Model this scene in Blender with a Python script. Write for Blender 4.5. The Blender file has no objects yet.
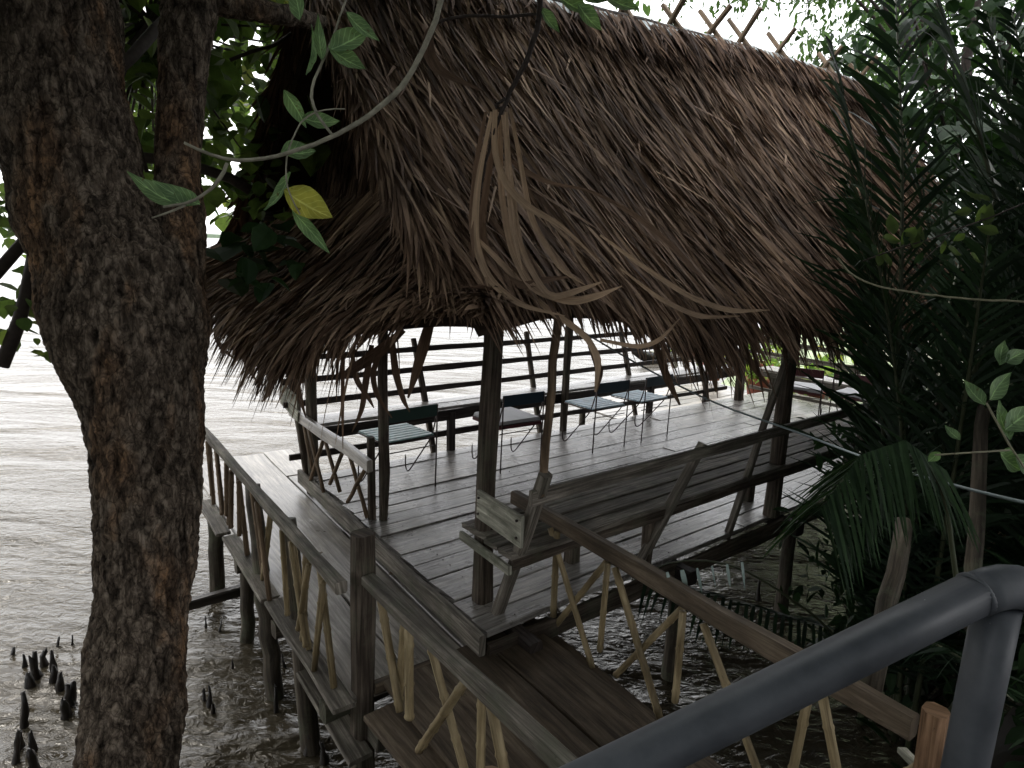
import bpy, math, random
import numpy as np
from mathutils import Vector, Matrix, noise
random.seed(7); rng = np.random.default_rng(11)
D = bpy.data
scene = bpy.context.scene
COL = scene.collection
rad = math.radians

# ------------------------------------------------------------------ camera
F_PX, PITCH, ROLL, CAM_H = 665.0, 11.4, 2.5, 1.95
_p, _r = rad(PITCH), rad(ROLL)
FW = np.array([0, math.cos(_p), -math.sin(_p)])
R0 = np.array([1.0, 0, 0]); U0 = np.cross(R0, FW)
RT = math.cos(_r) * R0 + math.sin(_r) * U0
UP = -math.sin(_r) * R0 + math.cos(_r) * U0
CAM = np.array([0, 0, CAM_H])

# hut frame: u along the hut, v across it towards the river, z up from the deck
O = np.array([-0.12, 3.127, 0.0]); U = np.array([0.7683, 0.6401, 0.0]); V = np.array([-0.5812, 0.8138, 0.0])
def P(u, v, z=0.0): return O + u * U + v * V + np.array([0, 0, z])
def S(x, y, d):                      # a point of the place seen in that direction, d metres ahead
    return CAM + d * (FW + RT * (x - 512) / F_PX - UP * (y - 384) / F_PX)
A = lambda *a: np.array(a, float)
def unit(v):
    v = np.array(v, float); return v / (np.linalg.norm(v) + 1e-9)

cam_d = D.cameras.new('camera'); cam = D.objects.new('camera', cam_d); COL.objects.link(cam)
m = Matrix((RT, UP, -FW)).transposed().to_4x4(); m.translation = Vector(CAM)
cam.matrix_world = m
cam_d.sensor_width = 36; cam_d.lens = F_PX / 1024 * 36
cam_d.clip_start = 0.02; cam_d.clip_end = 6000
scene.camera = cam

# ------------------------------------------------------------------ object helpers
ORG = {}
def tag(o, label=None, cat=None, group=None, kind=None):
    if label: o['label'] = label
    if cat: o['category'] = cat
    if group: o['group'] = group
    if kind: o['kind'] = kind
    return o
def thing(name, label, cat, loc=(0, 0, 0), group=None):
    o = D.objects.new(name, None); COL.objects.link(o); o.empty_display_size = 0.1
    o.location = tuple(float(a) for a in loc); ORG[o] = np.array(loc, float)
    return tag(o, label, cat, group)

class MB:
    def __init__(s): s.v = []; s.f = []; s.uv = []; s.sm = []
    def add(s, verts, faces, uvs, smooth=False):
        b = len(s.v); s.v.extend([tuple(map(float, q)) for q in verts])
        for f, q in zip(faces, uvs):
            s.f.append([b + i for i in f]); s.uv.append(q); s.sm.append(smooth)
    def build(s, name, mat, parent=None, loc=None):
        org = ORG[parent] if parent is not None else (np.array(loc, float) if loc is not None else np.zeros(3))
        me = D.meshes.new(name)
        me.from_pydata([(x - org[0], y - org[1], z - org[2]) for x, y, z in s.v], [], s.f)
        uvl = me.uv_layers.new(name='UVMap')
        flat = [c for q in s.uv for p in q for c in p]
        uvl.data.foreach_set('uv', flat)
        me.polygons.foreach_set('use_smooth', s.sm)
        me.materials.append(mat)
        o = D.objects.new(name, me); COL.objects.link(o)
        if parent is not None: o.parent = parent
        elif loc is not None: o.location = tuple(float(a) for a in loc)
        ORG[o] = org
        return o

    def loft(s, pts, secs, closed=True, cap=True, smooth=False, per=None):
        """pts: n x 3 centres (unused when secs hold world points); secs: n x k x 3"""
        n = len(secs); k = len(secs[0]); vv = [q for sec in secs for q in sec]
        L = [0.0]
        for i in range(1, n): L.append(L[-1] + float(np.linalg.norm(np.mean(secs[i], 0) - np.mean(secs[i - 1], 0))))
        ac = [0.0]
        for j in range(k): ac.append(ac[-1] + float(np.linalg.norm(np.array(secs[0][j]) - np.array(secs[0][(j + 1) % k]))))
        ro = random.uniform(0, 50); rv = random.uniform(0, 50)
        F = []; Q = []
        for i in range(n - 1):
            for j in range(k):
                a, b = i * k + j, i * k + (j + 1) % k
                F.append((a, b, b + k, a + k))
                Q.append(((L[i] + ro, ac[j] + rv), (L[i] + ro, ac[j + 1] + rv), (L[i + 1] + ro, ac[j + 1] + rv), (L[i + 1] + ro, ac[j] + rv)))
        if cap:
            c = [(0.5 * (ro % 1) + 0.02 * math.cos(6.28 * j / k), rv + .04 * math.sin(6.28 * j / k)) for j in range(k)]
            F.append(tuple(range(k - 1, -1, -1))); Q.append(tuple(c[::-1]))
            F.append(tuple((n - 1) * k + j for j in range(k))); Q.append(tuple(c))
        s.add(vv, F, Q, smooth)

    def board(s, a, b, w, t, side=None, jit=0.004, n=None, ch=None, bend=0.0):
        """box beam from a to b; w measured along 'side', t along the other axis; chamfered, slightly uneven"""
        a, b = np.array(a, float), np.array(b, float); d = unit(b - a); ln = np.linalg.norm(b - a)
        if side is None: side = np.cross(d, [0, 0, 1])
        side = np.array(side, float); side = unit(side - d * (side @ d)); up = np.cross(side, d)
        n = n or max(2, int(ln / 0.35) + 1)
        c = ch if ch is not None else min(w, t) * 0.16
        prof = [(-w/2 + c, -t/2), (w/2 - c, -t/2), (w/2, -t/2 + c), (w/2, t/2 - c), (w/2 - c, t/2), (-w/2 + c, t/2), (-w/2, t/2 - c), (-w/2, -t/2 + c)]
        secs = []
        for i in range(n):
            f = i / (n - 1); ctr = a + (b - a) * f + side * random.gauss(0, jit) + up * (random.gauss(0, jit * .7) + bend * math.sin(math.pi * f))
            e = 1 + random.gauss(0, jit * 1.5 / max(w, t)); sk = random.gauss(0, .03) if i in (0, n - 1) else 0
            secs.append([ctr + side * x * e + up * y * e + d * x * sk for x, y in prof])
        s.loft(None, secs)
    def pole(s, pts, r, k=10, wob=0.004, nodes=0, cap=True, sub=0.12):
        """round pole through points; r one radius or a list; nodes: bamboo node spacing"""
        pts = [np.array(q, float) for q in pts]
        rr = r if isinstance(r, (list, tuple)) else [r] * len(pts)
        cum = [0]
        for i in range(1, len(pts)): cum.append(cum[-1] + float(np.linalg.norm(pts[i] - pts[i - 1])))
        tot = cum[-1]; n = max(2, int(tot / sub) + 1)
        ts = set(np.linspace(0, tot, n).round(4))
        nd = []
        if nodes:
            x = random.uniform(.3, 1) * nodes
            while x < tot - .01:
                nd.append(x); ts |= {round(x - .012, 4), round(x, 4), round(x + .012, 4)}; x += nodes * random.uniform(.85, 1.15)
        ts = [t for t in sorted(ts) if 0 <= t <= tot]
        pa = np.array(pts); px = [np.interp(ts, cum, pa[:, q]) for q in range(3)]; ra = np.interp(ts, cum, rr)
        if len(pts) > 2:                                   # smooth the corners
            for _ in range(3):
                for q in range(3): px[q][1:-1] = (px[q][:-2] + 2 * px[q][1:-1] + px[q][2:]) / 4
        C = np.array(px).T; secs = []
        ref = np.array([0, 0, 1.0]) if abs(unit(C[-1] - C[0])[2]) < .9 else np.array([1.0, 0, 0])
        ph = random.uniform(0, 6)
        for i, c in enumerate(C):
            d = unit(C[min(i + 1, len(C) - 1)] - C[max(i - 1, 0)])
            x = unit(np.cross(d, ref)); y = np.cross(d, x); ref = y if False else ref
            q = ra[i] * (1.2 if any(abs(ts[i] - z) < .003 for z in nd) else 1) 
            o = x * random.gauss(0, wob) + y * random.gauss(0, wob) if 0 < i < len(C) - 1 and not nd else 0
            secs.append([c + o + q * (1 + .06 * math.sin(3 * 6.28 * j / k + ph)) * (x * math.cos(6.2832 * j / k) + y * math.sin(6.2832 * j / k)) for j in range(k)])
        s.loft(None, secs, smooth=True, cap=cap)
    def ribbon(s, pts, w, nrm=(0, -1, .3), fold=.25):
        """long leaf strip through pts; w list of widths; V folded"""
        pts = np.array(pts, float); n = max(8, len(pts) * 5); t0 = np.linspace(0, 1, len(pts)); t = np.linspace(0, 1, n)
        C = np.array([np.interp(t, t0, pts[:, q]) for q in range(3)])
        for _ in range(4): C[:, 1:-1] = (C[:, :-2] + 2 * C[:, 1:-1] + C[:, 2:]) / 4
        C = C.T; W = np.interp(t, np.linspace(0, 1, len(w)), w); vv = []
        tw = random.uniform(-1, 1)
        for i in range(n):
            d = unit(C[min(i + 1, n - 1)] - C[max(i - 1, 0)]); nn = unit(np.array(nrm) + .5 * math.sin(tw * 3 * t[i]) * np.array([1, 0, 0]))
            x = unit(np.cross(d, nn)); z = np.cross(x, d)
            vv += [C[i] - x * W[i] / 2 + z * W[i] * fold, C[i], C[i] + x * W[i] / 2 + z * W[i] * fold]
        F = []; Q = []; ro = random.uniform(0, 9)
        for i in range(n - 1):
            for j in (0, 1):
                a = i * 3 + j; F.append((a, a + 1, a + 4, a + 3))
                Q.append(((t[i] + ro, j * .02), (t[i] + ro, j * .02 + .02), (t[i + 1] + ro, j * .02 + .02), (t[i + 1] + ro, j * .02)))
        s.add(vv, F, Q, True)

def np_mesh(name, verts, faces4, mat, parent=None, uv=None, smooth=False, loc=None):
    """fast mesh of quads from numpy arrays (world coordinates)"""
    org = ORG[parent] if parent is not None else (np.array(loc, float) if loc is not None else np.zeros(3))
    me = D.meshes.new(name); nv, nf = len(verts), len(faces4)
    me.vertices.add(nv); me.vertices.foreach_set('co', (verts - org).astype(np.float32).ravel())
    me.loops.add(nf * 4); me.loops.foreach_set('vertex_index', faces4.astype(np.int32).ravel())
    me.polygons.add(nf); me.polygons.foreach_set('loop_start', np.arange(0, nf * 4, 4, dtype=np.int32))
    me.polygons.foreach_set('use_smooth', np.full(nf, smooth))
    if uv is not None:
        l = me.uv_layers.new(name='UVMap'); l.data.foreach_set('uv', uv.astype(np.float32).ravel())
    me.update(calc_edges=True); me.validate()
    me.materials.append(mat)
    o = D.objects.new(name, me); COL.objects.link(o)
    if parent is not None: o.parent = parent
    elif loc is not None: o.location = tuple(float(a) for a in loc)
    ORG[o] = org
    return o

# ------------------------------------------------------------------ materials
def mat(name):
    m = D.materials.new(name); m.use_nodes = True; nt = m.node_tree; nt.nodes.clear()
    out = nt.nodes.new('ShaderNodeOutputMaterial'); b = nt.nodes.new('ShaderNodeBsdfPrincipled')
    nt.links.new(b.outputs[0], out.inputs[0]); return m, nt, b, out
def nd(nt, t, **kw):
    n = nt.nodes.new(t)
    for k, v in kw.items():
        if k in n.inputs: n.inputs[k].default_value = v
        else: setattr(n, k, v)
    return n
def ramp(nt, stops, fac=None):
    r = nt.nodes.new('ShaderNodeValToRGB'); e = r.color_ramp.elements
    e[0].position, e[0].color = stops[0][0], (*stops[0][1], 1); e[1].position, e[1].color = stops[-1][0], (*stops[-1][1], 1)
    for p, c in stops[1:-1]:
        q = e.new(p); q.color = (*c, 1)
    if fac is not None: nt.links.new(fac, r.inputs[0])
    return r
def mixc(nt, a, b, f, mode='MIX'):
    n = nt.nodes.new('ShaderNodeMix'); n.data_type = 'RGBA'; n.blend_type = mode; n.clamp_result = False
    for s_, i in ((f, 0), (a, 6), (b, 7)):
        if hasattr(s_, 'is_linked'): nt.links.new(s_, n.inputs[i])
        elif isinstance(s_, (int, float)): n.inputs[i].default_value = s_
        else: n.inputs[i].default_value = (*s_, 1)
    return n.outputs[2]

def wood(name, dark, mid, light, rough=.6, stain=.5, bump=.35, grain=38, spec=.4, green=0.0):
    dark = tuple(a * 1.15 for a in dark); mid = tuple(a * 1.45 for a in mid); light = tuple(a * 1.65 for a in light)
    m, nt, b, out = mat(name); L = nt.links
    tc = nd(nt, 'ShaderNodeTexCoord'); geo = nd(nt, 'ShaderNodeNewGeometry')
    mp = nd(nt, 'ShaderNodeMapping'); L.new(tc.outputs['UV'], mp.inputs[0]); mp.inputs['Scale'].default_value = (1.6, grain, 1)
    n1 = nd(nt, 'ShaderNodeTexNoise', Scale=1.5, Detail=7.0, Roughness=.65, Distortion=.6); L.new(mp.outputs[0], n1.inputs[0])
    mp2 = nd(nt, 'ShaderNodeMapping'); L.new(tc.outputs['UV'], mp2.inputs[0]); mp2.inputs['Scale'].default_value = (2.2, 7, 1)
    n2 = nd(nt, 'ShaderNodeTexNoise', Scale=1.0, Detail=5.0, Roughness=.6); L.new(mp2.outputs[0], n2.inputs[0])
    n3 = nd(nt, 'ShaderNodeTexNoise', Scale=2.3, Detail=6.0, Roughness=.62); L.new(tc.outputs['Object'], n3.inputs[0])
    r1 = ramp(nt, [(.34, dark), (.5, mid), (.66, light)], n1.outputs[0])
    isl = ramp(nt, [(0, (.55, .55, .55)), (1, (1.3, 1.27, 1.22))], geo.outputs['Random Per Island'])
    c = mixc(nt, r1.outputs[0], isl.outputs[0], .8, 'MULTIPLY')
    st = ramp(nt, [(.36, (0, 0, 0)), (.62, (1, 1, 1))], n3.outputs[0])
    c2 = mixc(nt, tuple(a * .45 for a in dark), c, st.outputs[0]); c = mixc(nt, c, c2, stain)
    bl = ramp(nt, [(.42, (.7, .7, .7)), (.68, (1.25, 1.25, 1.25))], n2.outputs[0]); c = mixc(nt, c, bl.outputs[0], .8, 'MULTIPLY')
    if green:
        n4 = nd(nt, 'ShaderNodeTexNoise', Scale=5.0, Detail=5.0, Roughness=.7); L.new(tc.outputs['Object'], n4.inputs[0])
        g = ramp(nt, [(.5, (0, 0, 0)), (.62, (green,) * 3)], n4.outputs[0]); c = mixc(nt, c, (.10, .115, .075), g.outputs[0])
    L.new(c, b.inputs['Base Color'])
    rr = nd(nt, 'ShaderNodeMapRange'); L.new(n3.outputs[0], rr.inputs[0]); rr.inputs[3].default_value = rough - .14; rr.inputs[4].default_value = rough + .16
    L.new(rr.outputs[0], b.inputs['Roughness']); b.inputs['Specular IOR Level'].default_value = spec if spec >= .5 else spec * .5
    # long drying cracks along the grain
    mp3 = nd(nt, 'ShaderNodeMapping'); L.new(tc.outputs['UV'], mp3.inputs[0]); mp3.inputs['Scale'].default_value = (.9, 22, 1)
    n5 = nd(nt, 'ShaderNodeTexNoise', Scale=2.0, Detail=2.0); L.new(mp3.outputs[0], n5.inputs[0])
    cr = ramp(nt, [(.495, (1, 1, 1)), (.5, (0, 0, 0)), (.505, (1, 1, 1))], n5.outputs[0])
    c3 = mixc(nt, c, cr.outputs[0], .45, 'MULTIPLY'); L.new(c3, b.inputs['Base Color'])
    bm = nd(nt, 'ShaderNodeBump', Strength=min(1, bump * 1.5), Distance=.006); L.new(n1.outputs[0], bm.inputs['Height'])
    bm2 = nd(nt, 'ShaderNodeBump', Strength=.5, Distance=.003); L.new(cr.outputs[0], bm2.inputs['Height']); L.new(bm.outputs[0], bm2.inputs['Normal'])
    L.new(bm2.outputs[0], b.inputs['Normal'])
    return m

M_deck = wood('weathered_deck_wood', (.13, .122, .115), (.265, .25, .235), (.40, .385, .36), .27, .5, .45, 30, .8)
M_walk = wood('walkway_wood', (.15, .136, .12), (.235, .217, .192), (.33, .307, .275), .3, .35, .3, 26, .6)
M_grey = wood('grey_rail_wood', (.07, .062, .052), (.15, .135, .115), (.26, .24, .21), .7, .6, .6, 34, .3, .35)
M_ramp = wood('brown_plank_wood', (.055, .042, .03), (.098, .076, .054), (.14, .113, .083), .65, .5, .4, 24, .35)
M_post = wood('dark_post_wood', (.035, .028, .022), (.075, .06, .048), (.13, .11, .09), .75, .5, .8, 30, .25, .3)
M_pale = wood('pale_lichen_board', (.13, .13, .105), (.24, .24, .2), (.36, .355, .3), .75, .5, .5, 20, .25, .6)
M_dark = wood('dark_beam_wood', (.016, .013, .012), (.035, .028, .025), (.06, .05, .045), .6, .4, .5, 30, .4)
M_bam = wood('bamboo_cane', (.13, .10, .055), (.235, .185, .105), (.34, .28, .17), .5, .45, .15, 14, .45)
M_stake = wood('brown_stick', (.07, .05, .033), (.14, .10, .066), (.22, .165, .115), .65, .5, .4, 20, .3)
M_wet = wood('stilt_wood', (.028, .024, .018), (.062, .052, .04), (.11, .095, .075), .6, .6, .8, 26, .35, .5)
M_snag = wood('wet_snag_wood', (.008, .007, .006), (.02, .016, .013), (.04, .032, .026), .38, .5, 1, 12, .5)
M_cut = wood('cut_post_wood', (.12, .07, .04), (.22, .135, .08), (.32, .2, .125), .65, .4, .6, 22, .3)

def simple(name, col, rough=.5, metal=0, spec=.5, var=.15, scale=6, bump=0.0):
    m, nt, b, out = mat(name); L = nt.links
    tc = nd(nt, 'ShaderNodeTexCoord'); n = nd(nt, 'ShaderNodeTexNoise', Scale=float(scale), Detail=6.0, Roughness=.6); L.new(tc.outputs['Object'], n.inputs[0])
    r = ramp(nt, [(.3, tuple(c * (1 - var) for c in col)), (.7, tuple(c * (1 + var) for c in col))], n.outputs[0])
    L.new(r.outputs[0], b.inputs['Base Color']); b.inputs['Roughness'].default_value = rough; b.inputs['Metallic'].default_value = metal
    b.inputs['Specular IOR Level'].default_value = spec
    if bump:
        bm = nd(nt, 'ShaderNodeBump', Strength=bump, Distance=.002); n9 = nd(nt, 'ShaderNodeTexNoise', Scale=float(scale) * 12, Detail=3.0); L.new(tc.outputs['Object'], n9.inputs[0])
        L.new(n9.outputs[0], bm.inputs['Height']); L.new(bm.outputs[0], b.inputs['Normal'])
    return m
def pipe_mat():
    m, nt, b, out = mat('blue_grey_paint'); L = nt.links
    tc = nd(nt, 'ShaderNodeTexCoord'); n = nd(nt, 'ShaderNodeTexNoise', Scale=9.0, Detail=8.0, Roughness=.65); L.new(tc.outputs['Object'], n.inputs[0])
    r = ramp(nt, [(.36, (.036, .043, .052)), (.64, (.078, .087, .1))], n.outputs[0])
    sp = nd(nt, 'ShaderNodeTexVoronoi', Scale=34.0); L.new(tc.outputs['Object'], sp.inputs[0])
    s2 = ramp(nt, [(.035, (1, 1, 1)), (.05, (0, 0, 0))], sp.outputs['Distance'])
    n3 = nd(nt, 'ShaderNodeTexNoise', Scale=5.0); L.new(tc.outputs['Object'], n3.inputs[0]); s3 = ramp(nt, [(.52, (0, 0, 0)), (.56, (1, 1, 1))], n3.outputs[0])
    f = mixc(nt, s2.outputs[0], s3.outputs[0], 1.0, 'MULTIPLY'); c = mixc(nt, r.outputs[0], (.45, .47, .5), f)
    L.new(c, b.inputs['Base Color']); rr = nd(nt, 'ShaderNodeMapRange'); L.new(n.outputs[0], rr.inputs[0]); rr.inputs[3].default_value = .38; rr.inputs[4].default_value = .62
    L.new(rr.outputs[0], b.inputs['Roughness'])
    n2 = nd(nt, 'ShaderNodeTexNoise', Scale=160.0, Detail=3.0); L.new(tc.outputs['Object'], n2.inputs[0]); bm = nd(nt, 'ShaderNodeBump', Strength=.12, Distance=.001); L.new(n2.outputs[0], bm.inputs['Height']); L.new(bm.outputs[0], b.inputs['Normal'])
    return m
M_pipe = pipe_mat()
M_rod = simple('rusty_steel_rod', (.05, .032, .028), .5, .3)
M_teal = simple('worn_teal_paint', (.30, .47, .47), .4, 0, .5, .3, 14)
M_blue = simple('worn_light_blue_paint', (.42, .58, .68), .4, 0, .5, .25, 14)
M_navy = simple('dark_blue_paint', (.02, .045, .07), .45)
M_green = simple('dark_green_paint', (.02, .055, .045), .5)
M_maroon = simple('maroon_vinyl', (.10, .02, .025), .45)
M_cush = simple('pale_grey_cushion', (.48, .48, .50), .5)
M_terra = simple('terracotta', (.28, .085, .055), .8)
M_cable = simple('grey_blue_cable', (.22, .27, .28), .5)
M_vine = simple('pale_vine_bark', (.26, .25, .17), .7, 0, .3, .3, 30)
M_twig = simple('grey_twig_bark', (.27, .26, .20), .75, 0, .3, .35, 40, .5)
M_dtwig = simple('dark_twig_bark', (.045, .035, .03), .8, 0, .3, .3, 30)
M_zinc = simple('grey_ridge_sheet', (.30, .34, .34), .45, .4, .5, .2, 5)

def thatch_mat(name, a, b_, c, d):
    m, nt, b, out = mat(name); L = nt.links
    geo = nd(nt, 'ShaderNodeNewGeometry'); tc = nd(nt, 'ShaderNodeTexCoord')
    r = ramp(nt, [(0, a), (.4, b_), (.8, c), (1, d)], geo.outputs['Random Per Island'])
    mp = nd(nt, 'ShaderNodeMapping'); L.new(tc.outputs['UV'], mp.inputs[0]); mp.inputs['Scale'].default_value = (3, 160, 1)
    n = nd(nt, 'ShaderNodeTexNoise', Scale=1.5, Detail=4.0); L.new(mp.outputs[0], n.inputs[0])
    g = ramp(nt, [(.3, (.6, .6, .6)), (.7, (1.35, 1.33, 1.3))], n.outputs[0]); col = mixc(nt, r.outputs[0], g.outputs[0], .9, 'MULTIPLY')
    n2 = nd(nt, 'ShaderNodeTexNoise', Scale=1.6, Detail=6.0, Roughness=.65); L.new(tc.outputs['Object'], n2.inputs[0])
    g2 = ramp(nt, [(.34, (.5, .5, .53)), (.6, (1.1, 1.08, 1.05))], n2.outputs[0]); col = mixc(nt, col, g2.outputs[0], .9, 'MULTIPLY')
    L.new(col, b.inputs['Base Color']); b.inputs['Roughness'].default_value = .7; b.inputs['Specular IOR Level'].default_value = .08
    bm = nd(nt, 'ShaderNodeBump', Strength=.4, Distance=.002); L.new(n.outputs[0], bm.inputs['Height']); L.new(bm.outputs[0], b.inputs['Normal'])
    return m
M_th = thatch_mat('dry_palm_thatch', (.06, .038, .028), (.16, .106, .073), (.24, .165, .117), (.38, .275, .19))
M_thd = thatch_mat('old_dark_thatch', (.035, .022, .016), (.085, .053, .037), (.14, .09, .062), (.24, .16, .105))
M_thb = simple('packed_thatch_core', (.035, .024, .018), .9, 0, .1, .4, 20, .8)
M_curl = thatch_mat('dry_leaf_strip', (.34, .23, .15), (.42, .30, .2), (.5, .38, .27), (.62, .40, .2))

def leaf_mat(name, dark, light, trans=.35, rough=.45, hue=None, veins=False):
    m, nt, b, out = mat(name); L = nt.links
    geo = nd(nt, 'ShaderNodeNewGeometry'); tc = nd(nt, 'ShaderNodeTexCoord')
    r = ramp(nt, [(0, dark), (.55, tuple((x + y) / 2 for x, y in zip(dark, light))), (.93, light)] + ([(1, hue)] if hue else []), geo.outputs['Random Per Island'])
    n = nd(nt, 'ShaderNodeTexNoise', Scale=30.0, Detail=3.0); L.new(tc.outputs['Object'], n.inputs[0])
    g = ramp(nt, [(.3, (.8, .8, .8)), (.7, (1.2, 1.2, 1.2))], n.outputs[0]); c = mixc(nt, r.outputs[0], g.outputs[0], .8, 'MULTIPLY')
    if veins:
        sx = nd(nt, 'ShaderNodeSeparateXYZ'); L.new(tc.outputs['UV'], sx.inputs[0])
        def M(op, a, b2): q = nd(nt, 'ShaderNodeMath', operation=op); [L.new(v_, q.inputs[i]) if hasattr(v_, 'is_linked') else setattr(q.inputs[i], 'default_value', v_) for i, v_ in enumerate((a, b2))]; return q.outputs[0]
        ab = M('ABSOLUTE', sx.outputs[0], 0.0); ph = M('MULTIPLY', M('SUBTRACT', sx.outputs[1], M('MULTIPLY', ab, .28)), 46.0); sn = M('SINE', ph, 0.0)
        vr = ramp(nt, [(.86, (0, 0, 0)), (.99, (.6, .6, .6))], sn); mr = ramp(nt, [(.03, (1, 1, 1)), (.09, (0, 0, 0))], ab)
        vm = mixc(nt, vr.outputs[0], mr.outputs[0], 1.0, 'ADD'); c = mixc(nt, c, tuple(min(.6, a * 1.9 + .03) for a in light), vm)
        sp = nd(nt, 'ShaderNodeTexNoise', Scale=70.0, Detail=4.0); L.new(tc.outputs['Object'], sp.inputs[0]); s2 = ramp(nt, [(.66, (0, 0, 0)), (.72, (.8, .8, .8))], sp.outputs[0]); c = mixc(nt, c, (.11, .075, .03), s2.outputs[0])
        bl = nd(nt, 'ShaderNodeTexNoise', Scale=22.0, Detail=3.0); L.new(tc.outputs['Object'], bl.inputs[0]); b3 = ramp(nt, [(.35, (.68, .7, .66)), (.65, (1.25, 1.22, 1.1))], bl.outputs[0]); c = mixc(nt, c, b3.outputs[0], 1.0, 'MULTIPLY')
    L.new(c, b.inputs['Base Color']); b.inputs['Roughness'].default_value = rough; b.inputs['Specular IOR Level'].default_value = .14
    t = nd(nt, 'ShaderNodeBsdfTranslucent'); c2 = mixc(nt, c, (1.35, 1.5, .8), 1.0, 'MULTIPLY'); L.new(c2, t.inputs[0])
    mx = nd(nt, 'ShaderNodeMixShader'); mx.inputs[0].default_value = trans; L.new(b.outputs[0], mx.inputs[1]); L.new(t.outputs[0], mx.inputs[2]); L.new(mx.outputs[0], out.inputs[0])
    return m
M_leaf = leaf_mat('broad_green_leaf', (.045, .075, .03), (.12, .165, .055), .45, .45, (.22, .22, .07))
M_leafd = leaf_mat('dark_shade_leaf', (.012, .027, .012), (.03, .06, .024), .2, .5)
M_leafl = leaf_mat('light_feathery_leaf', (.045, .085, .03), (.09, .15, .055), .35, .5)
M_leafb = leaf_mat('bright_bush_leaf', (.14, .24, .07), (.32, .38, .10), .45, .5, (.55, .48, .08))
M_twl = leaf_mat('twig_leaf', (.12, .20, .115), (.18, .28, .15), .35, .4, None, True)
M_yel = leaf_mat('yellow_leaf', (.36, .36, .07), (.42, .40, .09), .35, .45, None, True)
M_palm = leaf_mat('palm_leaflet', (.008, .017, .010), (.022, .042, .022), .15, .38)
M_palmdry = leaf_mat('dead_palm_leaflet', (.06, .045, .03), (.15, .115, .08), .15, .6)
M_palmsilver = leaf_mat('glossy_palm_leaflet', (.16, .21, .21), (.24, .3, .29), .1, .25)

def bark_mat():
    m, nt, b, out = mat('rough_flaky_bark'); L = nt.links
    tc = nd(nt, 'ShaderNodeTexCoord')
    mp = nd(nt, 'ShaderNodeMapping'); L.new(tc.outputs['Object'], mp.inputs[0]); mp.inputs['Scale'].default_value = (1, 1, .45)
    n1 = nd(nt, 'ShaderNodeTexNoise', Scale=30.0, Detail=10.0, Roughness=.72, Distortion=.7); L.new(mp.outputs[0], n1.inputs[0])
    n2 = nd(nt, 'ShaderNodeTexNoise', Scale=3.2, Detail=5.0, Roughness=.6, Distortion=.3); L.new(mp.outputs[0], n2.inputs[0])
    r1 = ramp(nt, [(.38, (.035, .028, .022)), (.5, (.12, .096, .075)), (.62, (.27, .225, .18))], n1.outputs[0])
    r2 = ramp(nt, [(.38, (.04, .027, .02)), (.5, (.15, .10, .066)), (.62, (.34, .21, .12))], n1.outputs[0])
    f = ramp(nt, [(.52, (0, 0, 0)), (.62, (1, 1, 1))], n2.outputs[0])
    c = mixc(nt, r1.outputs[0], r2.outputs[0], f.outputs[0])
    at = nd(nt, 'ShaderNodeAttribute', attribute_name='height'); g = ramp(nt, [(.1, (.22, .21, .2)), (.6, (1.2, 1.18, 1.15))], at.outputs['Fac'])  # bark recesses darkened in the colour, standing in for crevice shade
    c = mixc(nt, c, g.outputs[0], .85, 'MULTIPLY')
    L.new(c, b.inputs['Base Color']); b.inputs['Roughness'].default_value = .85; b.inputs['Specular IOR Level'].default_value = .08
    v = nd(nt, 'ShaderNodeTexVoronoi', Scale=34.0); v.feature = 'DISTANCE_TO_EDGE'
    dn = nd(nt, 'ShaderNodeTexNoise', Scale=9.0, Detail=4.0); L.new(mp.outputs[0], dn.inputs[0]); dm = mixc(nt, mp.outputs[0], dn.outputs['Color'], .12); L.new(dm, v.inputs[0])
    ck = ramp(nt, [(.0, (.25, .24, .23)), (.07, (1, 1, 1))], v.outputs['Distance']); c = mixc(nt, c, ck.outputs[0], .75, 'MULTIPLY'); L.new(c, b.inputs['Base Color'])
    bm = nd(nt, 'ShaderNodeBump', Strength=1.0, Distance=.016); L.new(n1.outputs[0], bm.inputs['Height'])
    bm2 = nd(nt, 'ShaderNodeBump', Strength=.9, Distance=.02); L.new(v.outputs['Distance'], bm2.inputs['Height']); L.new(bm.outputs[0], bm2.inputs['Normal'])
    L.new(bm2.outputs[0], b.inputs['Normal']); return m
M_bark = bark_mat()

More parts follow.
